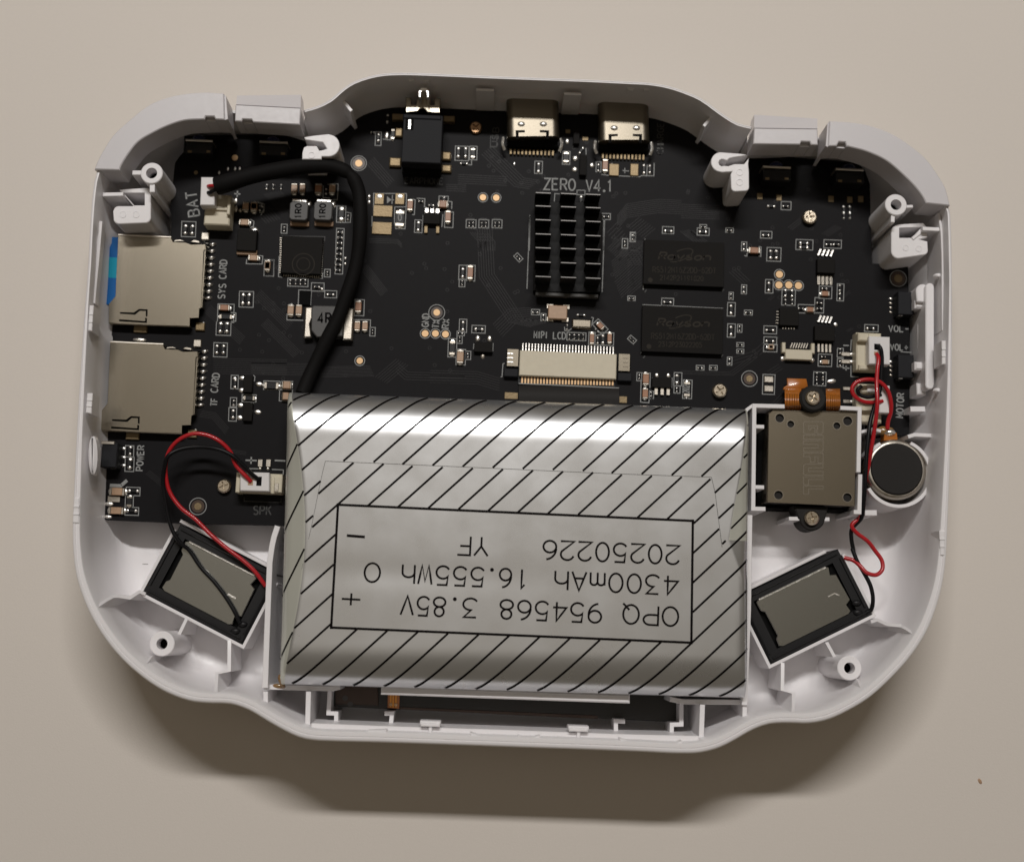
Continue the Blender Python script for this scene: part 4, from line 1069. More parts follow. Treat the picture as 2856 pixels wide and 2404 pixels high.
cmp('capb', 'h', 1447, 1102, 104, 38, 90); cmp('capb', 'h', 1605, 1098, 100, 38, 90); cmp('dot', 'h', 1497, 1120, 64, 30, 90); cmp('dot', 'h', 1545, 1110, 90, 36, 90); sr('h', 1418, 1050, 1640, 1164); sl('h', (1475, 1050), (1472, 1160)); sl('h', (1480, 1080), (1560, 1060))
# ---- ribbon connector
q = MB(); bx(q, 'h', 1232, 1338, 868, 228, ZP, ZP + .12, 'nylon', 0, .012); fc = obj('ribbon_connector', q, BOARD)
pins(fc, 'h', (828, 1182), (1636, 1215), 30, 11, 74, ZP + .04, 'solder', 'contact')
for x, y, w in ((738, 1275, 105), (1735, 1318, 105)):
    q = MB(); bx(q, 'h', x, y, w, 160, ZP, ZP + .10, 'cage', 0, .006); tb = obj('metal_tab', q, fc)
    q2 = []
    for dy in (-38, 0, 38): bx(q, 'h', x - 15, y + dy, 52, 8, ZP + .1, ZP + .107, 'solder', 0, .001)
q = MB()
for dy in (-38, 0, 38): bx(q, 'h', 716, 1275 + dy, 52, 9, ZP + .09, ZP + .108, 'solder', 0, .001)
for dy in (-38, 0, 38): bx(q, 'h', 1748, 1318 + dy, 48, 7, ZP + .09, ZP + .104, 'etch', 0, .001)
obj('tab_ribs', q, fc)
for x, y in ((723, 1408), (1740, 1446)):
    q = MB(); bx(q, 'h', x, y, 126, 74, ZP, ZP + .1, 'black_jack', 0, .01); obj('latch', q, fc)
q = MB(); bx(q, 'h', 1220, 1480, 870, 100, ZP, ZP + .03, 'black_plastic', 0, .003); obj('lower_lip', q, fc)
pins(fc, 'h', (822, 1474), (1632, 1492), 30, 17, 66, ZP + .05, 'gold', 'ribbon_contact', z0=ZP + .03)
sl('h', (665, 1325), (650, 1330), (642, 1445), (630, 1447)); sl('h', (790, 1360), (805, 1330)); flat('h', 725, 1615, 120, 60, 'gold_dull'); flat('h', 1725, 1650, 70, 60, 'gold_dull')
# ---- memory chips
for cx, cy, w, h, l1, l2 in ((555, 475, 790, 448, 'RS512M16Z2DD-62DT', '2142P21191820'), (541, 1128, 796, 462, 'RS512M16Z2DD-62DT', '2312P23022205')):
    z = ZP + .10; s_ = KS('i', cx, cy, z)
    q = MB(); bx(q, 'i', cx, cy, w, h, ZP + .03, z, 'chip', 0, .004); mc = obj('memory_chip', q, BOARD)
    q = MB(); bx(q, 'i', cx, cy, w * .985, h * .985, ZP, ZP + .03, 'void', 0, .001); obj('solder_balls', q, mc)
    q = MB(); y0 = cy - 40
    text(q, 'Rayson', K('i', cx - 250, y0, z), K('i', cx + 255, y0 + 12, z), 70 * s_, .026, 'chip_mark', z + .002, slant=.3, gap=.3)
    el = [K('i', cx - 30 + 118 * math.cos(R(a)) + 0, cy - 78 - 52 * math.sin(R(a)) - 40 * math.cos(R(a)), z + .002) for a in range(-150, 120, 10)]
    q.ribbon(el, .018, 'chip_mark')
    text(q, l1, K('i', cx - 305, cy + 88, z), K('i', cx + 315, cy + 100, z), 54 * s_, .012, 'chip_mark', z + .002, gap=.35)
    text(q, l2, K('i', cx - 235, cy + 165, z), K('i', cx + 190, cy + 175, z), 48 * s_, .012, 'chip_mark', z + .002, gap=.35)
    q.cyl(K('i', cx - 330, cy + 165, z), .04, z, z + .002, 'chip_mark', 14)
    obj('marking', q, mc)
sl('i', (175, 235), (164, 260), (155, 735)); sl('i', (152, 880), (136, 1360)); sl('i', (155, 882), (940, 918), w=.01)
for x, y in ((180, 750), (942, 745), (165, 1398), (932, 1388)): sl('i', (x - 10, y + 10), (x + 8, y - 14), w=.02, m='silk_dim')
V = 90
for x, y, v, L in ((55, 215, V, 60), (400, 150, 0, 80), (1005, 150, 0, 60), (1365, 195, 0, 80), (1148, 310, V, 70), (40, 820, 0, 60), (395, 855, 0, 84), (1020, 797, V, 58), (1147, 732, V, 70), (1022, 928, V, 100), (1190, 960, 0, 64),
                   (1022, 1137, V, 100), (1105, 1115, V, 62), (1110, 1276, 0, 56), (1110, 1340, 0, 56), (1005, 1437, V, 64), (715, 1502, 0, 62), (845, 1502, 0, 62), (1395, 702, V, 100), (1405, 1130, 0, 90), (1405, 1238, 0, 90), (745, 165, 0, 84), (745, 115, 0, 54)):
    cmp('dot', 'i', x, y, L, L * .48 if L < 80 else L * .42, v)
    a_, b_ = (L * .62, L * .36) if v == 0 else (L * .36, L * .62)
    if L >= 80: a_, b_ = (L * .70, L * .42) if v == 0 else (L * .38, L * .66)
    sr('i', x - a_, y - b_, x + a_, y + b_)
cmp('capb', 'i', 1250, 345, 112, 62); sl('i', (1150, 400), (1175, 405), (1178, 370)); sl('i', (1290, 405), (1312, 408), (1315, 315), (1290, 312))
for x in (1412, 1470): cmp('dot', 'i', x, 385, 95, 40, V)
sr('i', 1372, 322, 1510, 455); srot('i', 45, 1225, 78, 50, -40); cmp('dot', 'i', 45, 1225, 54, 24, -40)
for x, y in ((1495, 585), (1490, 690), (1587, 690), (1682, 696)): tp('i', x, y, 36, 50)
cmp('cap', 'i', 1410, 1300, 66, 44); sr('i', 1340, 1270, 1472, 1345)
q = MB(); bx(q, 'i', 1592, 1002, 190, 172, ZP, ZP + .08, 'chip', 0, .006); qc = obj('sensor_chip', q, BOARD)
pins(qc, 'i', (1478, 950), (1472, 1062), 5, 26, 9, ZP + .02, 'tin'); pins(qc, 'i', (1530, 1112), (1640, 1116), 5, 10, 18, ZP + .02, 'tin')
tp('i', 1200, 1610, 33, 78, True, 'gold_dull')
cmp('capb', 'i', 183, 1610, 120, 58, V); cmp('capb', 'o', 1118, 132, 84, 46, V); sl('i', (128, 1552), (225, 1556), (220, 1700)); cmp('dot', 'i', 116, 1590, 50, 28, V, (92, 1550, 140, 1630)); sl('o', (1085, 20), (1080, 200), (1145, 205), (1148, 172), (1182, 175)); cmp('dot', 'o', 1163, 137, 40, 22, V, (1148, 112, 1182, 175))
chip('i', 340, 1650, 195, 92, .09); solder('i', 290, 1576, 42, 56, H=.05); solder('i', 403, 1578, 42, 56, H=.05); pins(BOARD, 'o', (1202, 112), (1296, 116), 3, 26, 60, ZP + .05, 'tin', 'lead'); sl('i', (245, 1600), (240, 1700)); sl('i', (440, 1600), (436, 1700))
cmp('dot', 'i', 490, 1612, 96, 46, V, (458, 1550, 534, 1680)); cmp('dot', 'i', 487, 1718, 50, 30, V, (458, 1682, 518, 1752))
cmp('res', 'o', 1443, 98, 118, 46, V, (1410, 28, 1480, 172)); q = MB(); text(q, '202', K('o', 1458, 128, ZP + .047), K('o', 1460, 72, ZP + .047), .1, .012, 'silk', ZP + .047); obj('marking', q, BOARD)
for y in (1075, 1165):
    q = MB(); bx(q, 'k', 155, y, 92, 62, ZP - .002, ZP + .03, 'tin', 0, .01); obj('solder_pad', q, BOARD); solder('k', 165, y - 8, 76, 40, 10, H=.05)
sr('k', 95, 1030, 212, 1222)
# ---- right side
for k, x, y, v, L in (('j', 160, 1035, 0, 60), ('j', 900, 1120, 0, 70), ('j', 900, 1152, 0, 70), ('j', 1080, 1130, 0, 50), ('j', 1135, 1130, 0, 50), ('k', 850, 185, V, 70), ('k', 850, 265, V, 70), ('k', 320, 235, V, 80), ('k', 385, 235, V, 80), ('k', 320, 320, V, 60), ('k', 385, 320, V, 60),
                      ('k', 470, 385, 0, 60), ('k', 650, 330, 0, 60), ('k', 650, 385, 0, 60), ('k', 700, 190, 0, 60), ('k', 1150, 577, 0, 84), ('k', 690, 855, 0, 50), ('k', 625, 1032, V, 60), ('k', 685, 1032, V, 60), ('k', 625, 1100, V, 60), ('k', 685, 1100, V, 60), ('k', 852, 800, V, 60), ('k', 852, 918, V, 60),
                      ('j', 660, 850, 0, 60), ('j', 765, 850, 0, 50), ('j', 1190, 875, V, 60), ('j', 1235, 875, V, 60), ('j', 1190, 920, V, 50), ('j', 1235, 920, V, 50)):
    cmp('dot', k, x, y, L, L * .45, v)
for a in (('j', 838, 1098, 962, 1172), ('j', 1042, 1100, 1170, 1160), ('k', 820, 148, 885, 312), ('k', 282, 205, 412, 355), ('k', 602, 282, 690, 430), ('k', 1088, 545, 1220, 612), ('k', 636, 832, 768, 950), ('k', 590, 1005, 712, 1138), ('k', 440, 350, 600, 432), ('k', 645, 170, 768, 290), ('j', 730, 820, 802, 880)): sr(*a)
for x, y in ((560, 395), (705, 240)): cmp('capb', 'k', x, y, 84, 50)
cmp('cap', 'k', 705, 905, 76, 44); cmp('cap', 'k', 180, 755, 62, 44)
for x, y in ((575, 780), (715, 790), (1095, 800), (1232, 805), (1312, 800)): flat('j', x, y, 40, 46, 'gold_dull', H=.01)
for kk, x, y, w, h, pt, pb in (('j', 1060, 1290, 130, 105, ((1010, 1188), (1100, 1196)), ((1008, 1388), (1096, 1392))), ('k', 700, 630, 195, 145, ((650, 485), (755, 497)), ((640, 768), (752, 772)))):
    q = MB(); bx(q, kk, x, y, w, h, ZP, ZP + .11, 'chip', 0, .008); oc = obj('amplifier_chip', q, BOARD)
    u = 1 if kk == 'k' else .75
    pins(oc, kk, *pt, 4, 20 * u, 72 * u, ZP + .04, 'solder', 'lead', v=-22); pins(oc, kk, *pb, 4, 22 * u, 86 * u, ZP + .03, 'tin', 'lead')
solder('k', 808, 540, 42, 40, H=.03); solder('k', 770, 1092, 96, 46, 10, H=.05)
q = MB(); bx(q, 'k', 690, 120, 0.1, .1, ZP, ZP + .01, 'chip')
tp('k', 1415, 95, 40, 80, True, 'gold_dull')
pins(BOARD, 'k', (640, 110), (760, 112), 4, 24, 90, ZP + .03, 'tin', 'lead')
q = MB(); bx(q, 'k', 448, 835, 262, 100, ZP, ZP + .1, 'nylon', 0, .01); bx(q, 'k', 302, 765, 34, 100, ZP, ZP + .1, 'nylon', 0, .01); bx(q, 'k', 586, 775, 34, 100, ZP, ZP + .1, 'nylon', 0, .01); sf = obj('small_ribbon_connector', q, BOARD)
pins(sf, 'k', (375, 745), (525, 750), 7, 12, 56, ZP + .05, 'tin', 'contact', v=-20)
for x, y in ((290, 872), (580, 888)): solder('k', x, y, 46, 52, H=.06)
for y, t in ((335, 'VOL-'), (948, 'VOL+')):
    q = MB(); bx(q, 'k', 1492, y, 152, 225, ZP, ZP + .26, 'black_jack', 0, .01); vs_ = obj('volume_switch', q, BOARD)
    q = MB(); bx(q, 'k', 1440, y + 108, 44, 26, ZP, ZP + .2, 'solder', 0, .01); bx(q, 'k', 1520, y + 112, 100, 20, ZP, ZP + .12, 'tin', 0, .004); obj('metal_cover', q, vs_)
    for i in range(4): solder('k', 1348, y - 45 + i * 44, 40, 26, -25, H=.03, m='solder' if i == 0 else 'tin')
st('k', 'VOL-', 1325, 610, 1520, 616, 60, .018); st('k', 'VOL+', 1340, 790, 1510, 796, 58, .018); sl('k', (1440, 808), (1545, 815))
st('k', 'MOTOR', 1462, 1450, 1472, 1215, 66, .02)
st('k', '-', 875, 770, 940, 772, 50, .02); st('k', '+', 875, 1000, 940, 1003, 70, .02); sl('k', (1030, 695), (958, 695), (952, 800)); sl('k', (955, 940), (955, 1050), (1030, 1055)); sl('k', (1255, 1060), (1265, 1095), (1240, 1120))
for y in (830, 902):
    q = MB(); bx(q, 'k', 905, y, 86, 38, ZP, ZP + .03, 'tin', 0, .006); obj('contact', q, BOARD); solder('k', 965, y, 62, 42, H=.06)
sr('k', 822, 775, 880, 862); sr('k', 822, 875, 880, 955)
for y in (1165, 1290):
    q = MB(); bx(q, 'k', 915, y, 74, 34, ZP, ZP + .03, 'tin', 0, .006); obj('contact', q, BOARD); solder('k', 965, y, 50, 36, H=.05)
for (x, y, w, h) in ((1130, 805, 245, 370), (1130, 1310, 245, 380)):
    q = MB(); bx(q, 'k', x, y, w, h, ZP, ZP + .22, 'nylon', 0, .02); so = obj('wire_socket', q, BOARD)
    q = MB(); bx(q, 'k', x - 50, y - h * .38, 110, h * .22, ZP + .2, ZP + .32, 'nylon', 0, .02); bx(q, 'k', x - 20, y + h * .42, 150, h * .14, ZP + .2, ZP + .28, 'nylon', 0, .02); obj('socket_arm', q, so)
q = MB(); bx(q, 'a', 1420, 1345, 250, 310, ZP, ZP + .30, 'nylon', 0, .02); so = obj('wire_socket', q, BOARD)
q = MB(); bx(q, 'a', 1420, 1330, 210, 40, ZP + .3, ZP + .34, 'nylon', 0, .01); bx(q, 'a', 1530, 1300, 30, 190, ZP + .3, ZP + .38, 'nylon', 0, .01); obj('socket_arm', q, so)
# shoulder switches, stood on edge
for kk, x, y, w in (('a', 1240, 745, 265), ('e', 218, 765, 275), ('j', 700, 625, 205), ('j', 1232, 642, 205)):
    u = w / 205; z = ZP + .32
    q = MB(); bx(q, kk, x, y, w, 100 * u * .8, ZP, z, 'black_plastic', 0, .01); swt = obj('shoulder_switch', q, BOARD)
    q = MB(); bx(q, kk, x, y - 58 * u, w, 16 * u, ZP + .05, z + .03, 'bend', 0, .01); obj('metal_cover', q, swt)
    q = MB(); c = K(kk, x - 5, y - 66 * u, z - .1); q.blob((c.x, c.y, z - .16), 52 * u * KS(kk, x, y, z), 40 * u * KS(kk, x, y, z), .14, 'blue_dome', n=16); obj('dome', q, swt)
    q = MB()
    for dx in (-70, 70): bx(q, kk, x + dx * u, y + 26 * u, 30 * u, 18 * u, z, z + .012, 'gold_dull', 0, .003)
    obj('contact', q, swt)
# small lone components scattered right of the processor
for x, y, v in ((1690, 1382, V), (1625, 1436, V)): cmp('dot', 'f', x, y, 52, 26, v, (x - 22, y - 40, x + 24, y + 40))
cmp('dot', 'f', 1990, 1330, 70, 30, 0)
# ---- copper traces showing through the solder mask
random.seed(11)


def bus(k, pts, n, dx, dy, w=.008):
    for i in range(n):
        TRACE.ribbon([K(k, x + dx * i, y + dy * i, ZP + .0015) for x, y in pts], w, 'trace')


bus('h', [(0, 1390), (420, 1400), (620, 1460)], 6, 0, 22); bus('h', [(560, 980), (700, 840), (900, 830)], 7, 14, 18); bus('h', [(420, 120), (440, 560), (700, 960), (900, 1000)], 7, 22, -6)
bus('g', [(160, 1010), (480, 1330)], 6, -12, 12); bus('g', [(0, 1440), (560, 1450)], 8, 0, 16); bus('g', [(640, 1480), (1160, 1470)], 8, 6, 14); bus('g', [(1210, 1580), (1420, 1400)], 6, 22, 12)
bus('g', [(1130, 480), (1330, 740)], 6, -12, 10); bus('g', [(1150, 230), (1430, 240), (1470, 280)], 3, 0, 18); bus('g', [(1440, 1450), (1530, 1530), (2096, 1545)], 4, -10, 24); bus('g', [(1740, 1580), (2096, 1590)], 3, 0, 26)
bus('b', [(1300, 950), (1640, 1260)], 6, 10, -14); bus('b', [(1780, 800), (1920, 940), (2096, 1120)], 6, 12, -14); bus('b', [(1380, 1400), (2096, 1410)], 9, 0, 18); bus('c', [(1270, 160), (1400, 180), (1530, 330)], 5, -8, 14)
bus('f', [(1560, 1320), (1640, 1220), (1900, 1180), (2096, 1190)], 8, 0, -16); bus('f', [(1480, 1480), (1560, 1400), (1780, 1420)], 9, 12, 12); bus('h', [(1580, 160), (1680, 60)], 10, 16, 26); bus('h', [(1620, 420), (1760, 300), (1880, 300)], 9, 4, 18); bus('h', [(1650, 600), (1780, 480)], 8, 8, 20)
bus('i', [(0, 420), (150, 290)], 14, 0, 30); bus('i', [(0, 120), (120, 20)], 8, 22, 16); bus('i', [(980, 1420), (1240, 1340), (1450, 1150)], 3, 22, 26); bus('i', [(520, 1530), (1010, 1545), (1270, 1350)], 3, 14, 16); bus('i', [(1000, 560), (1130, 680)], 4, 26, -10); bus('i', [(520, 160), (640, 250)], 5, 20, -4)
bus('e', [(1130, 900), (1330, 1130)], 5, 16, -16); bus('e', [(1900, 1100), (2096, 1110)], 4, 0, 20); bus('f', [(430, 690), (700, 960), (830, 980)], 6, 16, -14); bus('f', [(230, 860), (640, 880)], 5, 0, 18); bus('f', [(330, 1340), (400, 1420), (400, 1497)], 8, 20, 0)
bus('j', [(780, 1010), (870, 940)], 3, 14, 8); bus('j', [(1030, 1055), (1130, 990)], 4, 14, 6); bus('j', [(0, 840), (280, 850)], 8, 0, 14); bus('j', [(20, 1060), (130, 1140)], 6, 12, -6); bus('k', [(140, 1000), (250, 930)], 3, 20, 20); bus('k', [(190, 1310), (300, 1190)], 3, 26, 10); bus('k', [(145, 300), (190, 260)], 2, 18, 8); bus('k', [(880, 260), (940, 215)], 2, 10, 14); bus('k', [(910, 605), (960, 575)], 2, 14, 8)
bus('c', [(720, 770), (870, 890)], 4, 12, -10); bus('c', [(1450, 520), (1700, 560)], 3, 0, 14); bus('a', [(1780, 1350), (1900, 1480)], 6, 26, -8); bus('a', [(1620, 1330), (2096, 1345)], 1, 0, 1); bus('e', [(130, 1190), (300, 1400)], 8, 22, -4)
for _ in range(150):                            # small covered vias
    u, v = random.choice(((random.uniform(1000, 1450), random.uniform(560, 1050)), (random.uniform(1700, 2400), random.uniform(520, 1050)), (random.uniform(650, 1000), random.uniform(700, 1080)), (random.uniform(1350, 1750), random.uniform(380, 560))))
    c = P(u, v, ZP); TRACE.ribbon([(*p, ZP + .0014) for p in circ(c, .026, 10)], .007, 'trace', closed=True)
obj('silkscreen', SILK, BOARD, None, kind='stuff'); obj('copper_trace', TRACE, BOARD, None, kind='stuff')


# ---- memory card slots
def card_slot(dx, dy, blue):
    z = ZP + .19
    T = lambda pts: poly('b', [(x + dx, y + dy) for x, y in pts], z)
    outer = [(452, 203), (968, 226), (985, 262), (1110, 268), (1160, 288), (1302, 285), (1300, 338), (1286, 344), (1260, 905), (1244, 912), (1238, 1002), (1152, 1005), (1150, 1082), (742, 1070), (455, 1058), (362, 1048), (360, 870), (425, 790)]
    h1 = [(470, 946), (606, 950), (655, 915), (740, 920), (738, 990), (722, 988), (722, 936), (662, 934), (618, 972), (470, 962)]
    h2 = [(462, 1016), (715, 1034), (716, 1000), (734, 1004), (732, 1052), (462, 1036)]
    q = MB(); q.prism(T(outer), z - .022, z, 'cage', .004, holes=[T(h1), T(h2)]); s = obj('card_slot', q, BOARD)
    q = MB(); q.prism(T([(470, 225), (1250, 300), (1215, 990), (380, 1035), (375, 880), (440, 795)]), ZP, z - .03, 'void'); obj('slot_body', q, s)
    q = MB(); q.wall([Vector((*p, 0)) for p in T([(450, 190), (968, 216)])], .03, ZP, z - .012, 'tin', .012)
    q.wall([Vector((*p, 0)) for p in T([(1300, 290), (1262, 900)])], .03, ZP, z - .02, 'cage', .006); q.wall([Vector((*p, 0)) for p in T([(1150, 1080), (364, 1050)])], .03, ZP, z - .02, 'cage', .006); q.wall([Vector((*p, 0)) for p in T([(364, 1050), (364, 872), (430, 790), (456, 206)])], .02, ZP + .1, z - .02, 'cage', .004)
    obj('side_wall', q, s)
    q = MB(); q.tube([Vector((*p, z - .024)) for p in T([(452, 192), (700, 204), (968, 216)])], .026, 'bend', 10); obj('bent_edge', q, s, 60)
    q = MB(); zz = z - .03
    for pts in ([(985, 262), (1010, 240), (1060, 236), (1110, 262), (1060, 256)], [(1150, 262), (1190, 240), (1240, 250), (1250, 275)]): q.prism(poly('b', [(x + dx, y + dy) for x, y in pts], zz), ZP, zz, 'tin', .008)
    obj('spring_lever', q, s)
    q = MB()
    for x, y, w, h in ((1300, 205, 78, 76), (1250, 1085, 90, 80), (668, 1105, 130, 76)): bx(q, 'b', x + dx, y + dy, w, h, ZP, ZP + .05, 'tin' if y < 300 else 'gold_dull', 0, .012)
    obj('mount_tab', q, s)
    solder('b', 1305 + dx, 190 + dy, 60, 50, H=.08); solder('b', 1280 + dx, 1056 + dy, 34, 44, H=.05); solder('b', 1280 + dx, 232 + dy, 50, 40, H=.07)
    q = MB(); q.blob((0, 0, 0), .066, .034, .06, 'solder', n=12, rings=4); me = q.build(60)
    for i in range(9):
        c = K('b', 1368 - i * 5.2 + dx, 282 + i * 65.4 + dy, ZP + .05); place('contact', me, (c.x, c.y, ZP), s, ROT + R(14))
    q = MB()
    for i in range(9): bx(q, 'b', 1322 - i * 5.2 + dx, 290 + i * 65.4 + dy, 60, 26, ZP, ZP + .04, 'void', 0, .004)
    obj('contact_bed', q, s)
    return s


card_slot(0, 0, True); card_slot(-77, 1043, False)
solder('b', 655, 1210, 140, 40, H=.08)
CARD = thing('memory_card', (*K('b', 400, 540, 1.0).xy, ZP + .05), 'blue memory card with a cyan band pushed into the upper card slot', 'memory card')
z = ZP + .13
q = MB(); q.prism(poly('b', [(366, 212), (700, 232), (690, 900), (330, 872), (330, 770)], z), z - .07, z, 'blue_card', .008); obj('card_body', q, CARD)
q = MB(); q.prism(poly('b', [(358, 412), (690, 425), (680, 628), (345, 610)], z + .002), z - .06, z + .002, 'cyan_card', .001); obj('printed_band', q, CARD)

# ---- heat sink
z0, z1 = ZP + .13, ZP + .62
HS = thing('heat_sink', (*K('h', 1235, 300, z0).xy, ZP), 'black finned heat sink glued on the processor below the ZERO V4.1 print', 'heat sink')
q = MB(); bx(q, 'h', 1232, 330, 600, 740, ZP, ZP + .1, 'chip', 0, .01); obj('processor', q, HS)
q = MB(); a = K('f', 878, 1040, z1); s_ = KS('f', 1150, 1200, z1)
b0 = [K('f', 880, 1012, z1), K('f', 1425, 1018, z1), K('h', 1525, 690, z0 + .08), K('h', 945, 690, z0 + .08)]
q.prism([p.xy for p in b0], ZP + .1, z0 + .08, 'heatsink', .01); obj('base', q, HS)
q = MB(); bx(q, 'h', 1222, 714, 560, 30, ZP + .1, ZP + .2, 'ferrite', 0, .006); obj('front_edge', q, HS)
cols = [(944, 1012 + 0, 130), (1155, 0, 130), (1361, 0, 126)]
mesh_by = {}
fy = [540.7, 577.5, 616, 655.5, 694, 733.5, 774]
for ci, (fx0, _, w) in enumerate(cols):
    for ri, sy in enumerate(fy):
        u = 1200 + fx0 / 2.9943 - (sy - 541) * .0; v = sy + (ci - 1) * 2.2
        if ('f', w) not in mesh_by:
            s_ = KS('s', u, v, z1); fw = w / 2.9943 * s_; qq = MB(); qq.prism([(-fw / 2, -.011), (fw / 2, -.011), (fw / 2, .011), (-fw / 2, .011)], 0, z1 - z0 - .09, 'heatsink'); qq.prism([(-fw / 2, -.011), (fw / 2, -.011), (fw / 2, .011), (-fw / 2, .011)], z1 - z0 - .09, z1 - z0 - .08, 'fin_edge', .004); mesh_by[('f', w)] = qq.build()
        c = P(u, v, z1); place('fin', mesh_by[('f', w)], (c.x, c.y, z0 + .08), HS, ROT)

# ---- display ribbon from connector to under the battery
RB = thing('display_ribbon', (*K('h', 1240, 1600, ZP).xy, ZP), 'black flat ribbon cable leaving the white connector towards the battery', 'ribbon cable')
q = MB(); pr = [(1530, .05), (1550, .09), (1590, .13), (1640, .15), (1700, .12), (1800, .10)]
vs = []
for y, dz in pr:
    vs += [K('h', 792, y - 10, ZP + dz), K('h', 1690, y + 12, ZP + dz)]
q.add(vs, [(2 * i, 2 * i + 1, 2 * i + 3, 2 * i + 2) for i in range(len(pr) - 1)], 'rubber'); obj('ribbon', q, RB, 60)
q = MB(); bx(q, 'h', 1240, 1526, 898, 9, ZP + .05, ZP + .065, 'silk', -.3, .001); obj('stiffener_edge', q, RB)

# ================================================================== BATTERY
BT = 1.84
cTL, cTR, cBR, cBL = P(806, 1093, 1.5).xy, P(2082, 1140, 1.5).xy, P(2075, 1946, 1.5).xy, P(784, 1908, 1.5).xy
EX = (cTR - cTL); BW = EX.length; EX.normalize(); EY = (cBL - cTL); BH = EY.length; EY.normalize()


def bst(p):                                      # xy -> s,t in the battery's own quadrilateral
    s = t = .5
    for _ in range(6):
        q = cTL * (1 - s) * (1 - t) + cTR * s * (1 - t) + cBR * s * t + cBL * (1 - s) * t
        ds = (cTR - cTL) * (1 - t) + (cBR - cBL) * t; dt = (cBL - cTL) * (1 - s) + (cBR - cTR) * s
        e = p - q; det = ds.x * dt.y - ds.y * dt.x
        s += (e.x * dt.y - e.y * dt.x) / det; t += (ds.x * e.y - ds.y * e.x) / det
    return s, t


LC = [(i / 40, .008 + .042 * math.sin(math.pi * min(1, i / 40 * .98)) ** 1.2) for i in range(41)]
RC = [(0, .004), (.06, .006), (.24, .021), (.37, .036), (.47, .045), (.60, .012), (1, .002)]


def interp(tab, t):
    for (a, x), (b, y) in zip(tab, tab[1:]):
        if t <= b: return x + (y - x) * max(0, min(1, (t - a) / (b - a)))
    return tab[-1][1]


def ell(d, a, b):
    if d >= a: return 0
    u = min(.999, (a - max(d, 0)) / a); return b * (1 - math.sqrt(1 - u * u))


def zst(s, t):
    s = min(1, max(0, s)); t = min(1, max(0, t))
    f = [ell(t * BH, .68, .42), ell((1 - t) * BH, .62, .36)]
    lc = interp(LC, t) * BW; d = s * BW
    f.append(ell(d, .12, .15) + max(0, (lc - d) / max(lc, .05)) * .12 * min(1, lc / .2))
    rc = interp(RC, t) * BW; d = (1 - s) * BW
    f.append(ell(d, .12, .15) + max(0, (rc - d) / max(rc, .05)) * .06 * min(1, rc / .15))
    z = BT - min(.5, math.sqrt(sum(x * x for x in f)))
    return z + .012 * math.sin(2.2 * s + .6) * math.sin(math.pi * t) - .010 * math.exp(-((t - .62) / .05) ** 2) * math.exp(-((s - .25) / .3) ** 2)


def zb(p): return zst(*bst(Vector(p[:2]))) + .004


BAT = thing('battery', (*P(1430, 1520, .9).xy, .86), 'flat silver pouch battery with black diagonal stripes in the middle of the shell', 'battery')
q = MB(); NS, NT = 150, 100
gs = sorted(set([round(i / NS, 5) for i in range(NS + 1)] + [.002, .004, .01, .014, .99, .996, .998]))
gs = sorted(set(gs + [.06, .95]))
gt = sorted(set([round(i / NT, 5) for i in range(NT + 1)] + [.002, .005, .995, .998]))
vs = []; fs = []
cur = lambda s, t: cTL * (1 - s) * (1 - t) + cTR * s * (1 - t) + cBR * s * t + cBL * (1 - s) * t


def warp(s, t):
    l = interp(LC, t); r = interp(RC, t)
    if s <= .06: return s * l / .06
    if s < .2: return l + (s - .06) / .14 * (.2 - l)
    if s >= .95: return 1 - (1 - s) * r / .05
    if s > .85: return .85 + (s - .85) / .10 * (1 - r - .85)
    return s


for t in gt:
    for s in gs:
        s = warp(s, t); vs.append((*cur(s, t), zst(s, t)))
n = len(gs)


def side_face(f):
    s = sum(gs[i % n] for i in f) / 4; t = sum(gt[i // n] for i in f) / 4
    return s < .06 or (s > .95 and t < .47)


for a in range(len(gt) - 1):
    for b in range(n - 1): fs.append((a * n + b, a * n + b + 1, (a + 1) * n + b + 1, (a + 1) * n + b))
q.add(vs, [f for f in fs if not side_face(f)], 'foil'); q.add(vs, [f for f in fs if side_face(f)], 'foil_sheen')
bd = [(warp(s, 0), 0) for s in gs] + [(1, t) for t in gt[1:]] + [(warp(s, 1), 1) for s in gs[::-1][1:]] + [(0, t) for t in gt[::-1][1:-1]]
m_ = len(bd); vv = [(*cur(s, t), zst(s, t)) for s, t in bd]
ctr = cur(.5, .5)
vv += [(*(cur(s, t)), 1.25) for s, t in bd] + [(*(ctr + (cur(s, t) - ctr) * .97), .88) for s, t in bd]
q.add(vv, [(r * m_ + i, r * m_ + (i + 1) % m_, (r + 1) * m_ + (i + 1) % m_, (r + 1) * m_ + i) for r in range(2) for i in range(m_)], 'foil')
obj('pouch', q, BAT, 50)


# printed stripes: the same slant everywhere, shifted where the wrap overlaps itself
def inside(p, pg):
    c = False; j = len(pg) - 1
    for i in range(len(pg)):
        if (pg[i][1] > p[1]) != (pg[j][1] > p[1]) and p[0] < (pg[j][0] - pg[i][0]) * (p[1] - pg[i][1]) / (pg[j][1] - pg[i][1]) + pg[i][0]: c = not c
        j = i
    return c


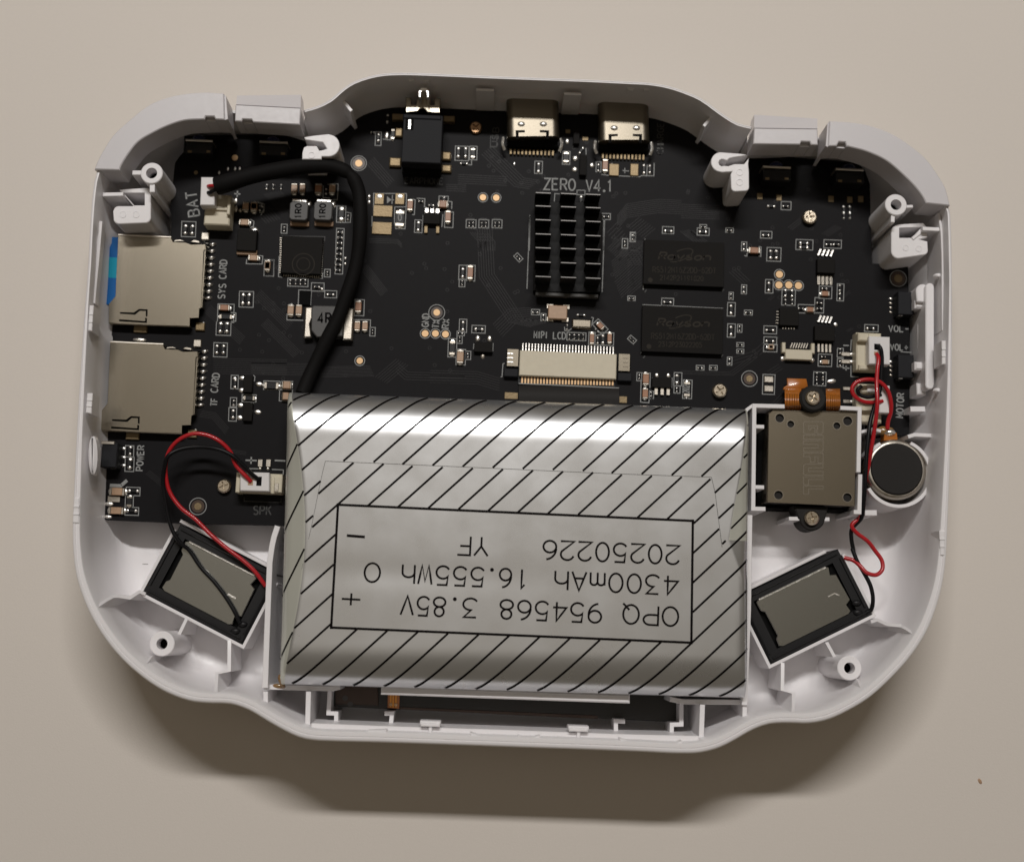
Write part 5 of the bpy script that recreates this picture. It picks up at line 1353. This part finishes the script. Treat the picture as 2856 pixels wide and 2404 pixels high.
bp = lambda k, pts: [K(k, x, y, BT) for x, y in pts]
BOX = [P(u * 1.3626, v * 1.3626, BT).xy for u, v in ((692, 1033), (1418, 1066), (1415, 1315), (678, 1284))]
SH = [p.xy for p in bp('n', [(580, 660), (2096, 725)]) + bp('o', [(1632, 785), (1715, 1330), (1960, 1120), (1960, 1680)])] + [P(2120, 1980, BT).xy, P(760, 1930, BT).xy] + [p.xy for p in bp('p', [(90, 800), (240, 690), (300, 400)]) + bp('n', [(395, 1500), (470, 1180), (525, 905)])]
lcp = [cur(interp(LC, t / 20), t / 20) for t in range(21)]; rcp = [cur(1 - interp(RC, t / 20), t / 20) for t in range(21)]
rtip = [p.xy for p in bp('o', [(1715, 1330), (1960, 1120)])]
rc_up = [cur(1 - interp(RC, t / 40), t / 40) for t in range(19)] + [rtip[0]]
MID = lcp + [cur(1.01, 1), rtip[1]] + rc_up[::-1]
LEFT = [cur(-.01, 0), *lcp, cur(-.01, 1)]; RIGHT = [cur(1.01, 0), *rc_up, rtip[1]]
PR = MB()
sc = KS('n', 1000, 900, BT)
dirv = (K('n', 1300, 370, BT) - K('n', 955, 675, BT)).xy.normalized()


def arc_tab(a, b):
    n = 400; E = [0.0] * (n + 1); z = [ell(a * i / n, a, b) for i in range(n + 1)]
    for i in range(n - 1, -1, -1):
        dx = a / n; dz = z[i] - z[i + 1]; E[i] = E[i + 1] + math.hypot(dx, dz) - dx
    return a, E


AT, AB = arc_tab(.68, .42), arc_tab(.62, .36)


def unroll(d, tab):
    a, E = tab; n = len(E) - 1
    if d >= a: return d
    lo, hi = 0, n
    if d <= -E[0]: return -1
    while hi - lo > 1:
        m = (lo + hi) // 2
        if a * m / n - E[m] < d: lo = m
        else: hi = m
    x0, x1 = a * lo / n - E[lo], a * hi / n - E[hi]
    return a * (lo + (d - x0) / max(1e-9, x1 - x0)) / n


def stripes(org, step, d, test, w, n0=-14, n1=26):
    for i in range(n0, n1):
        o = org + EX * (step * i); run = []
        for j in range(-240, 380):
            p = o + d * (j * .025)
            s, t = bst(p); d1 = unroll(t * BH, AT); d2 = unroll((1 - t) * BH, AB)
            if d1 < .68 and t < .5: p = p + EY * (d1 - t * BH)
            elif t > .5 and d2 < .62: p = p - EY * (d2 - (1 - t) * BH)
            s, t = bst(p)
            ok = min(d1, d2) > .015 and -.0 < s < 1.0 and -.0 < t < 1.0 and test(p)
            if ok: run.append(Vector((p.x, p.y, 0)))
            if (not ok or j == 379) and run:
                if len(run) > 2: PR.ribbon(run, w, 'ink', zb)
                run = []


step = 236 * sc
inbox = lambda p: inside(p, BOX); insh = lambda p: inside(p, SH); inmid = lambda p: inside(p, MID)
stripes(K('n', 720, 660, BT).xy, step, dirv, lambda p: inmid(p) and not insh(p), .031)
stripes(K('n', 800, 672, BT).xy, step, dirv, lambda p: inmid(p) and insh(p) and not inbox(p), .031)
stripes(K('n', 285, 640, BT).xy + EX * .03, step, (K('n', 375, 465, BT) - K('n', 275, 655, BT)).xy.normalized(), lambda p: inside(p, LEFT), .027)
stripes(K('o', 1885, 860, BT).xy, step * .98, (K('o', 1880, 1010, BT) - K('o', 1755, 1130, BT)).xy.normalized(), lambda p: inside(p, RIGHT), .027)
obj('stripe_print', PR, BAT, 60)
# box and lettering
q = MB()


def line(a, b, w):
    k = max(2, int((b - a).length / .1)); q.ribbon([Vector((*(a.lerp(b, i / k)), 0)) for i in range(k + 1)], w, 'ink', zb)


for i in range(4):
    e = (BOX[(i + 1) % 4] - BOX[i]).normalized() * .02; line(BOX[i] - e, BOX[(i + 1) % 4] + e, .036)
DK = lambda x, y: P(x * 1.3626, y * 1.3626, BT).xy


def bt(t, x0, y0, x1, y1, h, gap=.3, w=.03, gw=None): text(q, t, DK(x0, y0), DK(x1, y1), h * 1.3626 * KS('s', 1400, 1500, BT), w, 'ink', 0, zb, gap=gap, gw=gw)


# upside down: each baseline runs from the photo's right to its left, letters hang below it
bt('OPQ', 1388, 1243 - 0, 1277, 1237, 38, .32)
bt('954568', 1232, 1236, 1024, 1227, 38, .32)
bt('3', 978, 1225, 948, 1224, 38); bt('85V', 913, 1223, 822, 1219, 38, .3)
bt('4300mAh', 1388, 1179, 1134, 1168, 38, .3)
bt('16', 1081, 1166, 1023, 1163, 38, .35); bt('555Wh', 992, 1162, 822, 1155, 38, .3)
bt('O', 778, 1153, 748, 1152, 38)
bt('20250226', 1391, 1120 - 3, 1112, 1106, 38, .3)
bt('YF', 1000, 1100, 936, 1097, 38, .3)
bt('+', 739, 1209, 701, 1207, 36)
line(DK(747, 1099), DK(710, 1096), .04)
for x, y in ((931, 1230 - 4), (1007, 1166)):
    pc = DK(x, y); q.add([(pc.x + .03 * math.cos(a), pc.y + .03 * math.sin(a), zb(pc)) for a in [i * math.pi / 4 for i in range(8)]], [tuple(range(8))], 'ink')
obj('label_print', q, BAT, 60)
q = MB()
q.ribbon([Vector((*p, 0)) for a, b in (((580, 660), (1300, 690)), ((1300, 690), (2096, 725))) for p in (K('n', *a, BT).xy, K('n', *b, BT).xy)] + [Vector((*K('o', x, y, BT).xy, 0)) for x, y in ((800, 755), (1632, 785), (1660, 900), (1715, 1330))], .006, 'ferrite', zb)
q.ribbon([Vector((*K('n', x, y, BT).xy, 0)) for x, y in ((580, 660), (560, 740), (525, 905), (470, 1180), (395, 1500))], .005, 'ferrite', zb)
obj('wrap_edge', q, BAT, 60)
q = MB(); c = K('p', 218, 785, 1.4); q.blob((c.x, c.y, 1.34), .045, .11, .05, 'glue', rot=.35); c = K('p', 205, 820, 1.31); q.blob((c.x, c.y, 1.30), .10, .035, .02, 'glue', rot=-.1)
obj('glue_spot', q, BAT)


# ================================================================== JOYSTICK MODULE
JM = thing('joystick_module', (*K('l', 790, 680, 1.2).xy, .6), 'square joystick module under a brownish metal cover right of the battery', 'joystick')
z = 1.24
q = MB(); q.prism(poly('l', [(345, 262), (1160, 285), (1152, 1120), (325, 1095)], .8), FLOOR, .8, 'void'); obj('module_base', q, JM)
holes = [[(x + r * math.cos(R(a)), y + r * math.sin(R(a))) for a in range(0, 360, 20)] for x, y, r in ((523, 348, 36), (615, 398, 29), (1090, 372, 38), (1000, 412, 29), (513, 990, 36), (1088, 1010, 36))]
q = MB(); q.prism(poly('l', [(462, 284), (1166, 304), (1150, 1084), (418, 1050), (430, 312)], z), z - .03, z, 'plate_warm', .008, holes=[poly('l', h, z) for h in holes]); cv = obj('cover_plate', q, JM)
q = MB(); q.prism(poly('l', [(468, 292), (1158, 312), (1143, 1076), (428, 1042), (440, 316)], z), .75, z - .04, 'rubber', .01); obj('module_body', q, JM)
q = MB(); q.wall([K('l', 437, 300, z - .01), K('l', 420, 1045, z - .01)], .03, .8, z - .012, 'cage', .008); q.wall([K('l', 470, 283, z - .01), K('l', 1160, 300, z - .01)], .02, .85, z - .012, 'cage', .006); q.wall([K('l', 1160, 310, z - .01), K('l', 1147, 1078, z - .01)], .02, .85, z - .012, 'cage', .006); obj('cover_side', q, JM)
q = MB()
for h in holes:
    cx = sum(p[0] for p in h) / len(h); cy = sum(p[1] for p in h) / len(h); c = K('l', cx, cy, z); r_ = abs(h[0][0] - cx) * KS('l', cx, cy, z)
    q.ring(c, r_, r_ + .012, z - .001, z + .003, 'etch', 20)
q.prism(poly('l', [(0, 0), (1, 0), (1, 1)], z), z - .02, z - .01, 'etch')
# outlined lettering, reading downwards
xa, xb = 722, 885


def outl(pts, y0, y1):
    q.ribbon([K('l', xb - (xb - xa) * v_, y0 + (y1 - y0) * u_, z + .002) for u_, v_ in pts], .009, 'etch', closed=True)


def blockletter(ch, y0, y1):
    t_, b_ = .36, .30
    if ch == 'G': outl([(0, .1), (.08, 0), (.92, 0), (1, .1), (1, .32), (.66, .32), (.66, .28), (.36, .28), (.36, .74), (.66, .74), (.66, .62), (.52, .62), (.52, .42), (1, .42), (1, .92), (.92, 1), (.08, 1), (0, .92)][::1], y0, y1)
    if ch == 'I': outl([(0, 0), (1, 0), (1, 1), (0, 1)], y0, y1)
    if ch == 'N': outl([(0, 0), (.9, 0), (1, .12), (1, 1), (.66, 1), (.66, .26), (.34, .26), (.34, 1), (0, 1)], y0, y1)
    if ch == 'F': outl([(0, 0), (1, 0), (1, .26), (.36, .26), (.36, .42), (.92, .42), (.92, .66), (.36, .66), (.36, 1), (0, 1)], y0, y1)
    if ch == 'U': outl([(0, 0), (.34, 0), (.34, .74), (.66, .74), (.66, 0), (1, 0), (1, .9), (.9, 1), (.1, 1), (0, .9)], y0, y1)
    if ch == 'L': outl([(0, 0), (.36, 0), (.36, .74), (1, .74), (1, 1), (0, 1)], y0, y1)


# text is read with the photo turned a quarter left: u runs down the photo, v from right (top of letter) to left
for ch, y0, y1 in (('G', 378, 478), ('I', 490, 524), ('N', 536, 628), ('F', 640, 722), ('U', 732, 824), ('L', 836, 904), ('L', 914, 982)): blockletter(ch, y0, y1)
obj('cover_marking', q, JM)
q = MB(); q.prism(poly('l', [(640, 1078), (930, 1088), (905, 1190)] + arcpts(795, 1180, 108, -5, -175, 12) + [(680, 1190)], 1.12), .7, 1.12, 'rubber', .02); obj('lower_ear', q, JM)
q = MB(); c = K('l', 805, 182, 1.38); s_ = KS('l', 805, 182, 1.38); q.cyl(c, 112 * s_, .9, 1.38, 'rubber', 36, .03); obj('upper_ear', q, JM)
q = MB()
FX = MB()
for x0, x1, ys in ((568, 700, 275), (912, 1030, 282)):
    pr = [(ys + 6, 1.16), (ys - 30, 1.30), (ys - 80, 1.33), (ys - 130, 1.25), (ys - 165, 1.10), (ys - 180, .95)]
    vs = []
    for y, zz in pr: vs += [K('l', x0 - (275 - y) * .02, y, zz), K('l', x1 - (275 - y) * (.02 if x0 > 800 else -.02), y, zz)]
    q.add(vs, [(2 * i, 2 * i + 1, 2 * i + 3, 2 * i + 2) for i in range(len(pr) - 1)], 'kapton')
    for f in (.12, .3, .45, .6, .75, .9):
        FX.ribbon([K('l', x0 + (x1 - x0) * f, y, zz + .004) for y, zz in pr[:4]], .012, 'copper_line')
q.prism(poly('l', [(585, 15), (745, 20), (760, 90), (690, 110), (552, 110), (560, 88), (590, 70)], 1.02), .97, 1.02, 'kapton', .005)
fx = obj('flex_cable', q, JM, 60); obj('flex_trace', FX, fx)


# ---- screws
def screw(k, x, y, r, z1, label, group, m='screw_steel', ang=20, base=None):
    c = K(k, x, y, z1); s = KS(k, x, y, z1); rr = r * s
    t = thing('screw', (c.x, c.y, base or ZP), label, 'screw', group)
    q = MB(); cross = []
    for i in range(4):
        a = R(ang + 90 * i)
        for da, rad in ((-.42, .26), (-.17, .66), (.17, .66), (.42, .26)): cross.append((c.x + rr * rad * math.cos(a + da), c.y + rr * rad * math.sin(a + da)))
    q.cyl(c, rr, z1 - .10, z1, m, 28, .022, holes=[cross]); obj('screw_head', q, t)
    q = MB(); q.cyl(c, rr * .75, z1 - .08, z1 - .045, m, 20); obj('cross_recess', q, t)


gB = 'cross head screws in the circuit board'
screw('c', 1480, 890, 68, ZP + .1, 'silver cross head screw left of the SPK plug', gB)
screw('f', 380, 465, 54, ZP + .06, 'small coppery screw in shade between the audio jack and first charge port', gB, 'screw_copper', 45)
screw('j', 942, 928, 53, ZP + .1, 'silver cross head screw below the upper right shoulder switches', gB, ang=5)
screw('o', 1700, 108, 57, ZP + .1, 'silver cross head screw just above the right end of the battery', gB, ang=35)
gJ = 'cross head screws holding the joystick module'
screw('l', 803, 175, 62, 1.43, 'cross head screw in the dark rubber collar above the joystick cover', gJ, ang=60, base=1.2)
screw('l', 795, 1178, 62, 1.2, 'cross head screw in the dark ear below the joystick cover', gJ, ang=10, base=1.0)

# ================================================================== VIBRATION MOTOR
z = 1.2
c = K('l', 1500, 775, z); s_ = KS('l', 1500, 775, z)
VM = thing('vibration_motor', (c.x, c.y, .6), 'round black coin vibration motor with a metal rim at the right', 'motor')
q = MB(); q.cyl(c, 250 * s_, .62, z - .06, 'plate_warm', 56, .03); obj('motor_case', q, VM, 50)
q = MB(); q.ring(c, 218 * s_, 252 * s_, z - .10, z, 'tin', 56, .035); obj('metal_rim', q, VM, 50)
q = MB(); q.cyl(K('l', 1500, 770, z), 214 * s_, z - .1, z + .008, 'rubber', 48, .01); obj('foam_pad', q, VM)
q = MB(); q.prism(poly('l', [(1400, 470), (1500, 470), (1510, 535), (1392, 535)], 1.1), .9, 1.1, 'kapton', .005); q.blob(K('l', 1440, 470, 1.08), .10, .06, .08, 'solder'); q.blob(K('l', 1400, 455, 1.05), .16, .08, .08, 'glue'); obj('wire_tab', q, VM)


# ================================================================== SPEAKERS
def speaker(A, B, D, label, flip):
    """A,B = ends of one long edge, D = far corner next to B (photo pixels at the frame top)"""
    z = 1.0
    a, b, d = (P(*p, z).xy for p in (A, B, D))
    ex = (b - a); L = ex.length; ex.normalize(); ey = (d - b); W = ey.length; ey.normalize()
    T = lambda u, v: a + ex * (u * L) + ey * (v * W)
    t = thing('speaker', (*T(.5, .5), FLOOR), label, 'speaker', 'rectangular speakers in the lower corners')
    q = MB(); hole = [T(.10, .14), T(.90, .14), T(.90, .86), T(.10, .86)]
    q.prism([T(0, 0), T(1, 0), T(1, 1), T(0, 1)], FLOOR, z, 'black_plastic', .012, holes=[hole]); q.prism([T(.08, .12), T(.92, .12), T(.92, .88), T(.08, .88)], FLOOR, z - .08, 'void'); obj('frame', q, t)
    q = MB(); q.wall([T(.03, .05), T(.97, .05)], .03, z, z + .03, 'black_plastic'); q.wall([T(.03, .95), T(.97, .95)], .03, z, z + .03, 'black_plastic'); q.wall([T(.02, .12), T(.02, .88)], .03, z, z + .03, 'black_plastic'); q.wall([T(.98, .12), T(.98, .88)], .03, z, z + .03, 'black_plastic'); obj('frame_ridge', q, t)
    pl = [(.115, .17), (.14, .145), (.83, .145), (.85, .17), (.83, .27), (.88, .30), (.89, .70), (.84, .74), (.85, .84), (.82, .87), (.16, .87), (.125, .84), (.13, .74), (.155, .70), (.15, .34), (.12, .30)]
    q = MB(); q.prism([T(u, v) for u, v in pl], z - .05, z + .02, 'plate', .012); p_ = obj('magnet_plate', q, t)
    q = MB(); q.tube([Vector((*T(.15, .15 if not flip else .15), z + .018)), Vector((*T(.82, .15), z + .018))], .02, 'solder', 6); obj('plate_glint', q, p_)  # bright rod stands for the glint along the plate's upper edge
    q = MB()
    for u, v in ((.93, .78), (.9, .9)): q.blob((*T(u, v), z), .08, .05, .05, 'black_plastic')
    obj('glue_spot', q, t)
    # cradle ribs belong to the shell
    q = MB(); e = .045 / L; f = .045 / W
    q.wall([T(-e, .1), T(-e, 1 + f), T(1 + e, 1 + f), T(1 + e, .1)], .05, FLOOR, z - .02, 'white_plastic'); q.wall([T(-e, -f), T(.9, -f)], .05, FLOOR, z - .06, 'white_plastic')
    obj('speaker_cradle', q, SHELL)
    return T, z


TL_, zsp = speaker((503, 1462), (774, 1602), (674, 1793), 'black framed speaker with a grey plate crossed by a black wire, lower left', False)
TR_, _ = speaker((2061, 1665), (2337, 1531), (2429, 1712), 'black framed speaker with a clear grey plate, lower right', True)
q = MB(); m1 = [(840, 580), (890, 555), (925, 570)]
q.ribbon([K('m', x, y, 1.024) for x, y in m1], .02, 'solder'); obj('scratch', q, [o for o in C.objects if o.name.startswith('magnet_plate')][-1])
q = MB()
for pts in ([(1075, 245), (1120, 285)], [(1280, 460), (1345, 495)]): q.ribbon([K('d', x, y, 1.026) for x, y in pts], .03, 'solder')
obj('scratch', q, [o for o in C.objects if o.name.startswith('magnet_plate')][0])


# ================================================================== CABLES
def wire(name, segs, r, m, parent, n=10):
    pts = [K(k, x, y, z) for k, x, y, z in segs]
    q = MB(); q.tube(smooth_line(pts, n=7), r, m, n); return obj(name, q, parent, 60)


BC = thing('battery_cable', (*K('a', 1320, 1200, 1.2).xy, 1.1), 'thick black sleeved cable from the white BAT plug curving down to the battery', 'cable')
q = MB(); bx(q, 'a', 1325, 1165, 140, 285, ZP + .28, 1.36, 'nylon_white', 2, .012); obj('plug', q, BC)
sleeve = [('s', 604, 520, 1.43), ('s', 640, 509, 1.47), ('s', 700, 491, 1.5), ('s', 790, 473, 1.5), ('s', 872, 463, 1.46), ('s', 935, 467, 1.42), ('s', 978, 489, 1.40), ('s', 999, 530, 1.38), ('s', 1005, 580, 1.37), ('s', 1004, 650, 1.33), ('g', 1040, 400, 1.27), ('g', 995, 600, 1.22), ('g', 925, 800, 1.18), ('g', 850, 1000, 1.14), ('g', 750, 1200, 1.1), ('g', 650, 1400, 1.06), ('g', 570, 1570, 1.05), ('g', 500, 1740, 1.08)]
pts = smooth_line([K(k, x, y, z) for k, x, y, z in sleeve], n=7)
q = MB(); q.tube(pts, lambda t: (.145 - .032 * min(1, t / .35)) * (1 + .03 * math.sin(t * 40)) * (1 - .24 * math.exp(-((t - .352) / .014) ** 2)), 'sleeve', 16); obj('sleeve', q, BC, 60)
for dy, m in ((0, 'wire_red'), (62, 'wire_black')): wire('red_wire' if m == 'wire_red' else 'black_wire', [('a', 1330, 1118 + dy, 1.36), ('a', 1350, 1115 + dy, 1.41), ('a', 1400, 1112 + dy * .6, 1.44)], .03, m, BC)

SC = thing('speaker_cable', (*K('c', 1780, 850, 1.2).xy, 1.05), 'red and black speaker wires looping from the white SPK plug to the left speaker', 'cable', 'speaker cables')
q = MB(); q.prism(poly('c', [(1640, 755), (1925, 762), (1925, 945), (1640, 938)], 1.2), ZP + .2, 1.2, 'nylon_white', .012); obj('plug', q, SC)
q = MB(); bx(q, 'c', 1742, 850, 50, 70, 1.19, 1.203, 'cap_tan', 0, .001); bx(q, 'c', 1825, 845, 50, 90, 1.19, 1.203, 'void', 0, .001); obj('wire_entry', q, SC)
wire('red_wire', [('c', 1745, 850, 1.2), ('c', 1700, 800, 1.24), ('c', 1600, 690, 1.28), ('c', 1545, 560, 1.34), ('c', 1440, 455, 1.40), ('c', 1310, 395, 1.42), ('c', 1180, 385, 1.42), ('c', 1050, 440, 1.40), ('c', 960, 535, 1.36), ('c', 918, 660, 1.3), ('c', 918, 800, 1.25), ('c', 955, 950, 1.2), ('c', 1060, 1100, 1.18), ('c', 1210, 1220, 1.16), ('c', 1350, 1360, 1.15), ('c', 1500, 1490, 1.14), ('c', 1660, 1610, 1.12), ('c', 1780, 1720, 1.1), ('d', 1590, 395, 1.05)], .033, 'wire_red', SC)
wire('black_wire', [('c', 1822, 830, 1.2), ('c', 1760, 780, 1.26), ('c', 1690, 710, 1.31), ('c', 1570, 600, 1.38), ('c', 1430, 535, 1.40), ('c', 1220, 512, 1.38), ('c', 1040, 540, 1.40), ('c', 940, 600, 1.43), ('c', 905, 700, 1.36), ('c', 888, 850, 1.28), ('c', 915, 1050, 1.22), ('c', 950, 1230, 1.18), ('c', 1005, 1370, 1.16), ('c', 1075, 1460, 1.12), ('d', 960, 95, 1.08), ('d', 1060, 240, 1.06), ('d', 1175, 365, 1.06), ('d', 1275, 500, 1.06), ('d', 1345, 620, 1.06), ('d', 1380, 700, 1.04)], .033, 'wire_black', SC)

SR_ = thing('speaker_cable', (*K('k', 1235, 800, 1.2).xy, 1.05), 'red and black speaker wires running past the motor to the right speaker', 'cable', 'speaker cables')
q = MB(); bx(q, 'k', 1233, 795, 205, 275, ZP + .22, 1.26, 'nylon_white', 0, .012); obj('plug', q, SR_)
q = MB(); bx(q, 'k', 1212, 760, 60, 60, 1.25, 1.263, 'void', 0, .001); bx(q, 'k', 1200, 825, 40, 40, 1.25, 1.263, 'cap_tan', 0, .001); obj('wire_entry', q, SR_)
wire('red_wire', [('k', 1205, 830, 1.26), ('k', 1222, 870, 1.32), ('k', 1212, 980, 1.36), ('k', 1205, 1120, 1.42), ('k', 1212, 1300, 1.46), ('k', 1200, 1450, 1.42), ('k', 1175, 1620, 1.36), ('l', 1285, 620, 1.3), ('l', 1262, 760, 1.2), ('l', 1235, 900, 1.12), ('l', 1225, 1060, 1.1), ('l', 1205, 1160, 1.12), ('l', 1125, 1245, 1.12), ('l', 1160, 1300, 1.10), ('l', 1260, 1378, 1.08), ('m', 1190, 225, 1.05), ('m', 1248, 310, 1.06), ('m', 1250, 375, 1.08), ('m', 1205, 415, 1.1), ('m', 1135, 400, 1.1), ('m', 1080, 345, 1.06), ('m', 1030, 305, 1.0), ('m', 960, 285, .97)], .033, 'wire_red', SR_)
wire('black_wire', [('k', 1215, 755, 1.26), ('k', 1240, 770, 1.31), ('k', 1256, 850, 1.30), ('k', 1252, 1000, 1.28), ('k', 1235, 1180, 1.26), ('k', 1180, 1350, 1.28), ('k', 1140, 1500, 1.32), ('l', 1265, 480, 1.34), ('l', 1248, 650, 1.34), ('l', 1240, 820, 1.32), ('l', 1232, 960, 1.28), ('l', 1222, 1080, 1.22), ('l', 1205, 1180, 1.15), ('l', 1125, 1275, 1.05), ('l', 1122, 1360, 1.02), ('l', 1140, 1460, 1.0), ('m', 1025, 220, 1.0), ('m', 1062, 315, 1.03), ('m', 1112, 400, 1.04), ('m', 1162, 500, 1.05), ('m', 1180, 600, 1.05), ('m', 1165, 680, 1.02), ('m', 1130, 700, 1.0)], .033, 'wire_black', SR_)
MC = thing('motor_cable', (*K('k', 1270, 1280, 1.2).xy, 1.05), 'short looped red wire from the white plug beside MOTOR to the coin motor', 'cable')
q = MB(); bx(q, 'k', 1280, 1270, 110, 270, ZP + .22, 1.22, 'nylon_white', 0, .012); bx(q, 'k', 1180, 1165, 130, 70, ZP + .22, 1.2, 'nylon_white', 0, .012); obj('plug', q, MC)
wire('red_wire', [('k', 1260, 1290, 1.2), ('k', 1190, 1302, 1.26), ('k', 1080, 1295, 1.3), ('k', 990, 1240, 1.32), ('k', 965, 1170, 1.33), ('k', 1010, 1105, 1.34), ('k', 1120, 1078, 1.34), ('k', 1230, 1100, 1.32), ('k', 1310, 1180, 1.3), ('k', 1345, 1310, 1.26), ('k', 1340, 1410, 1.2), ('k', 1318, 1480, 1.15), ('k', 1310, 1560, 1.12)], .034, 'wire_red', MC)
wire('black_wire', [('k', 1250, 1230, 1.2), ('k', 1190, 1240, 1.22), ('k', 1110, 1250, 1.22), ('k', 1040, 1225, 1.22), ('k', 1020, 1180, 1.23), ('k', 1060, 1140, 1.24)], .03, 'wire_black', MC)
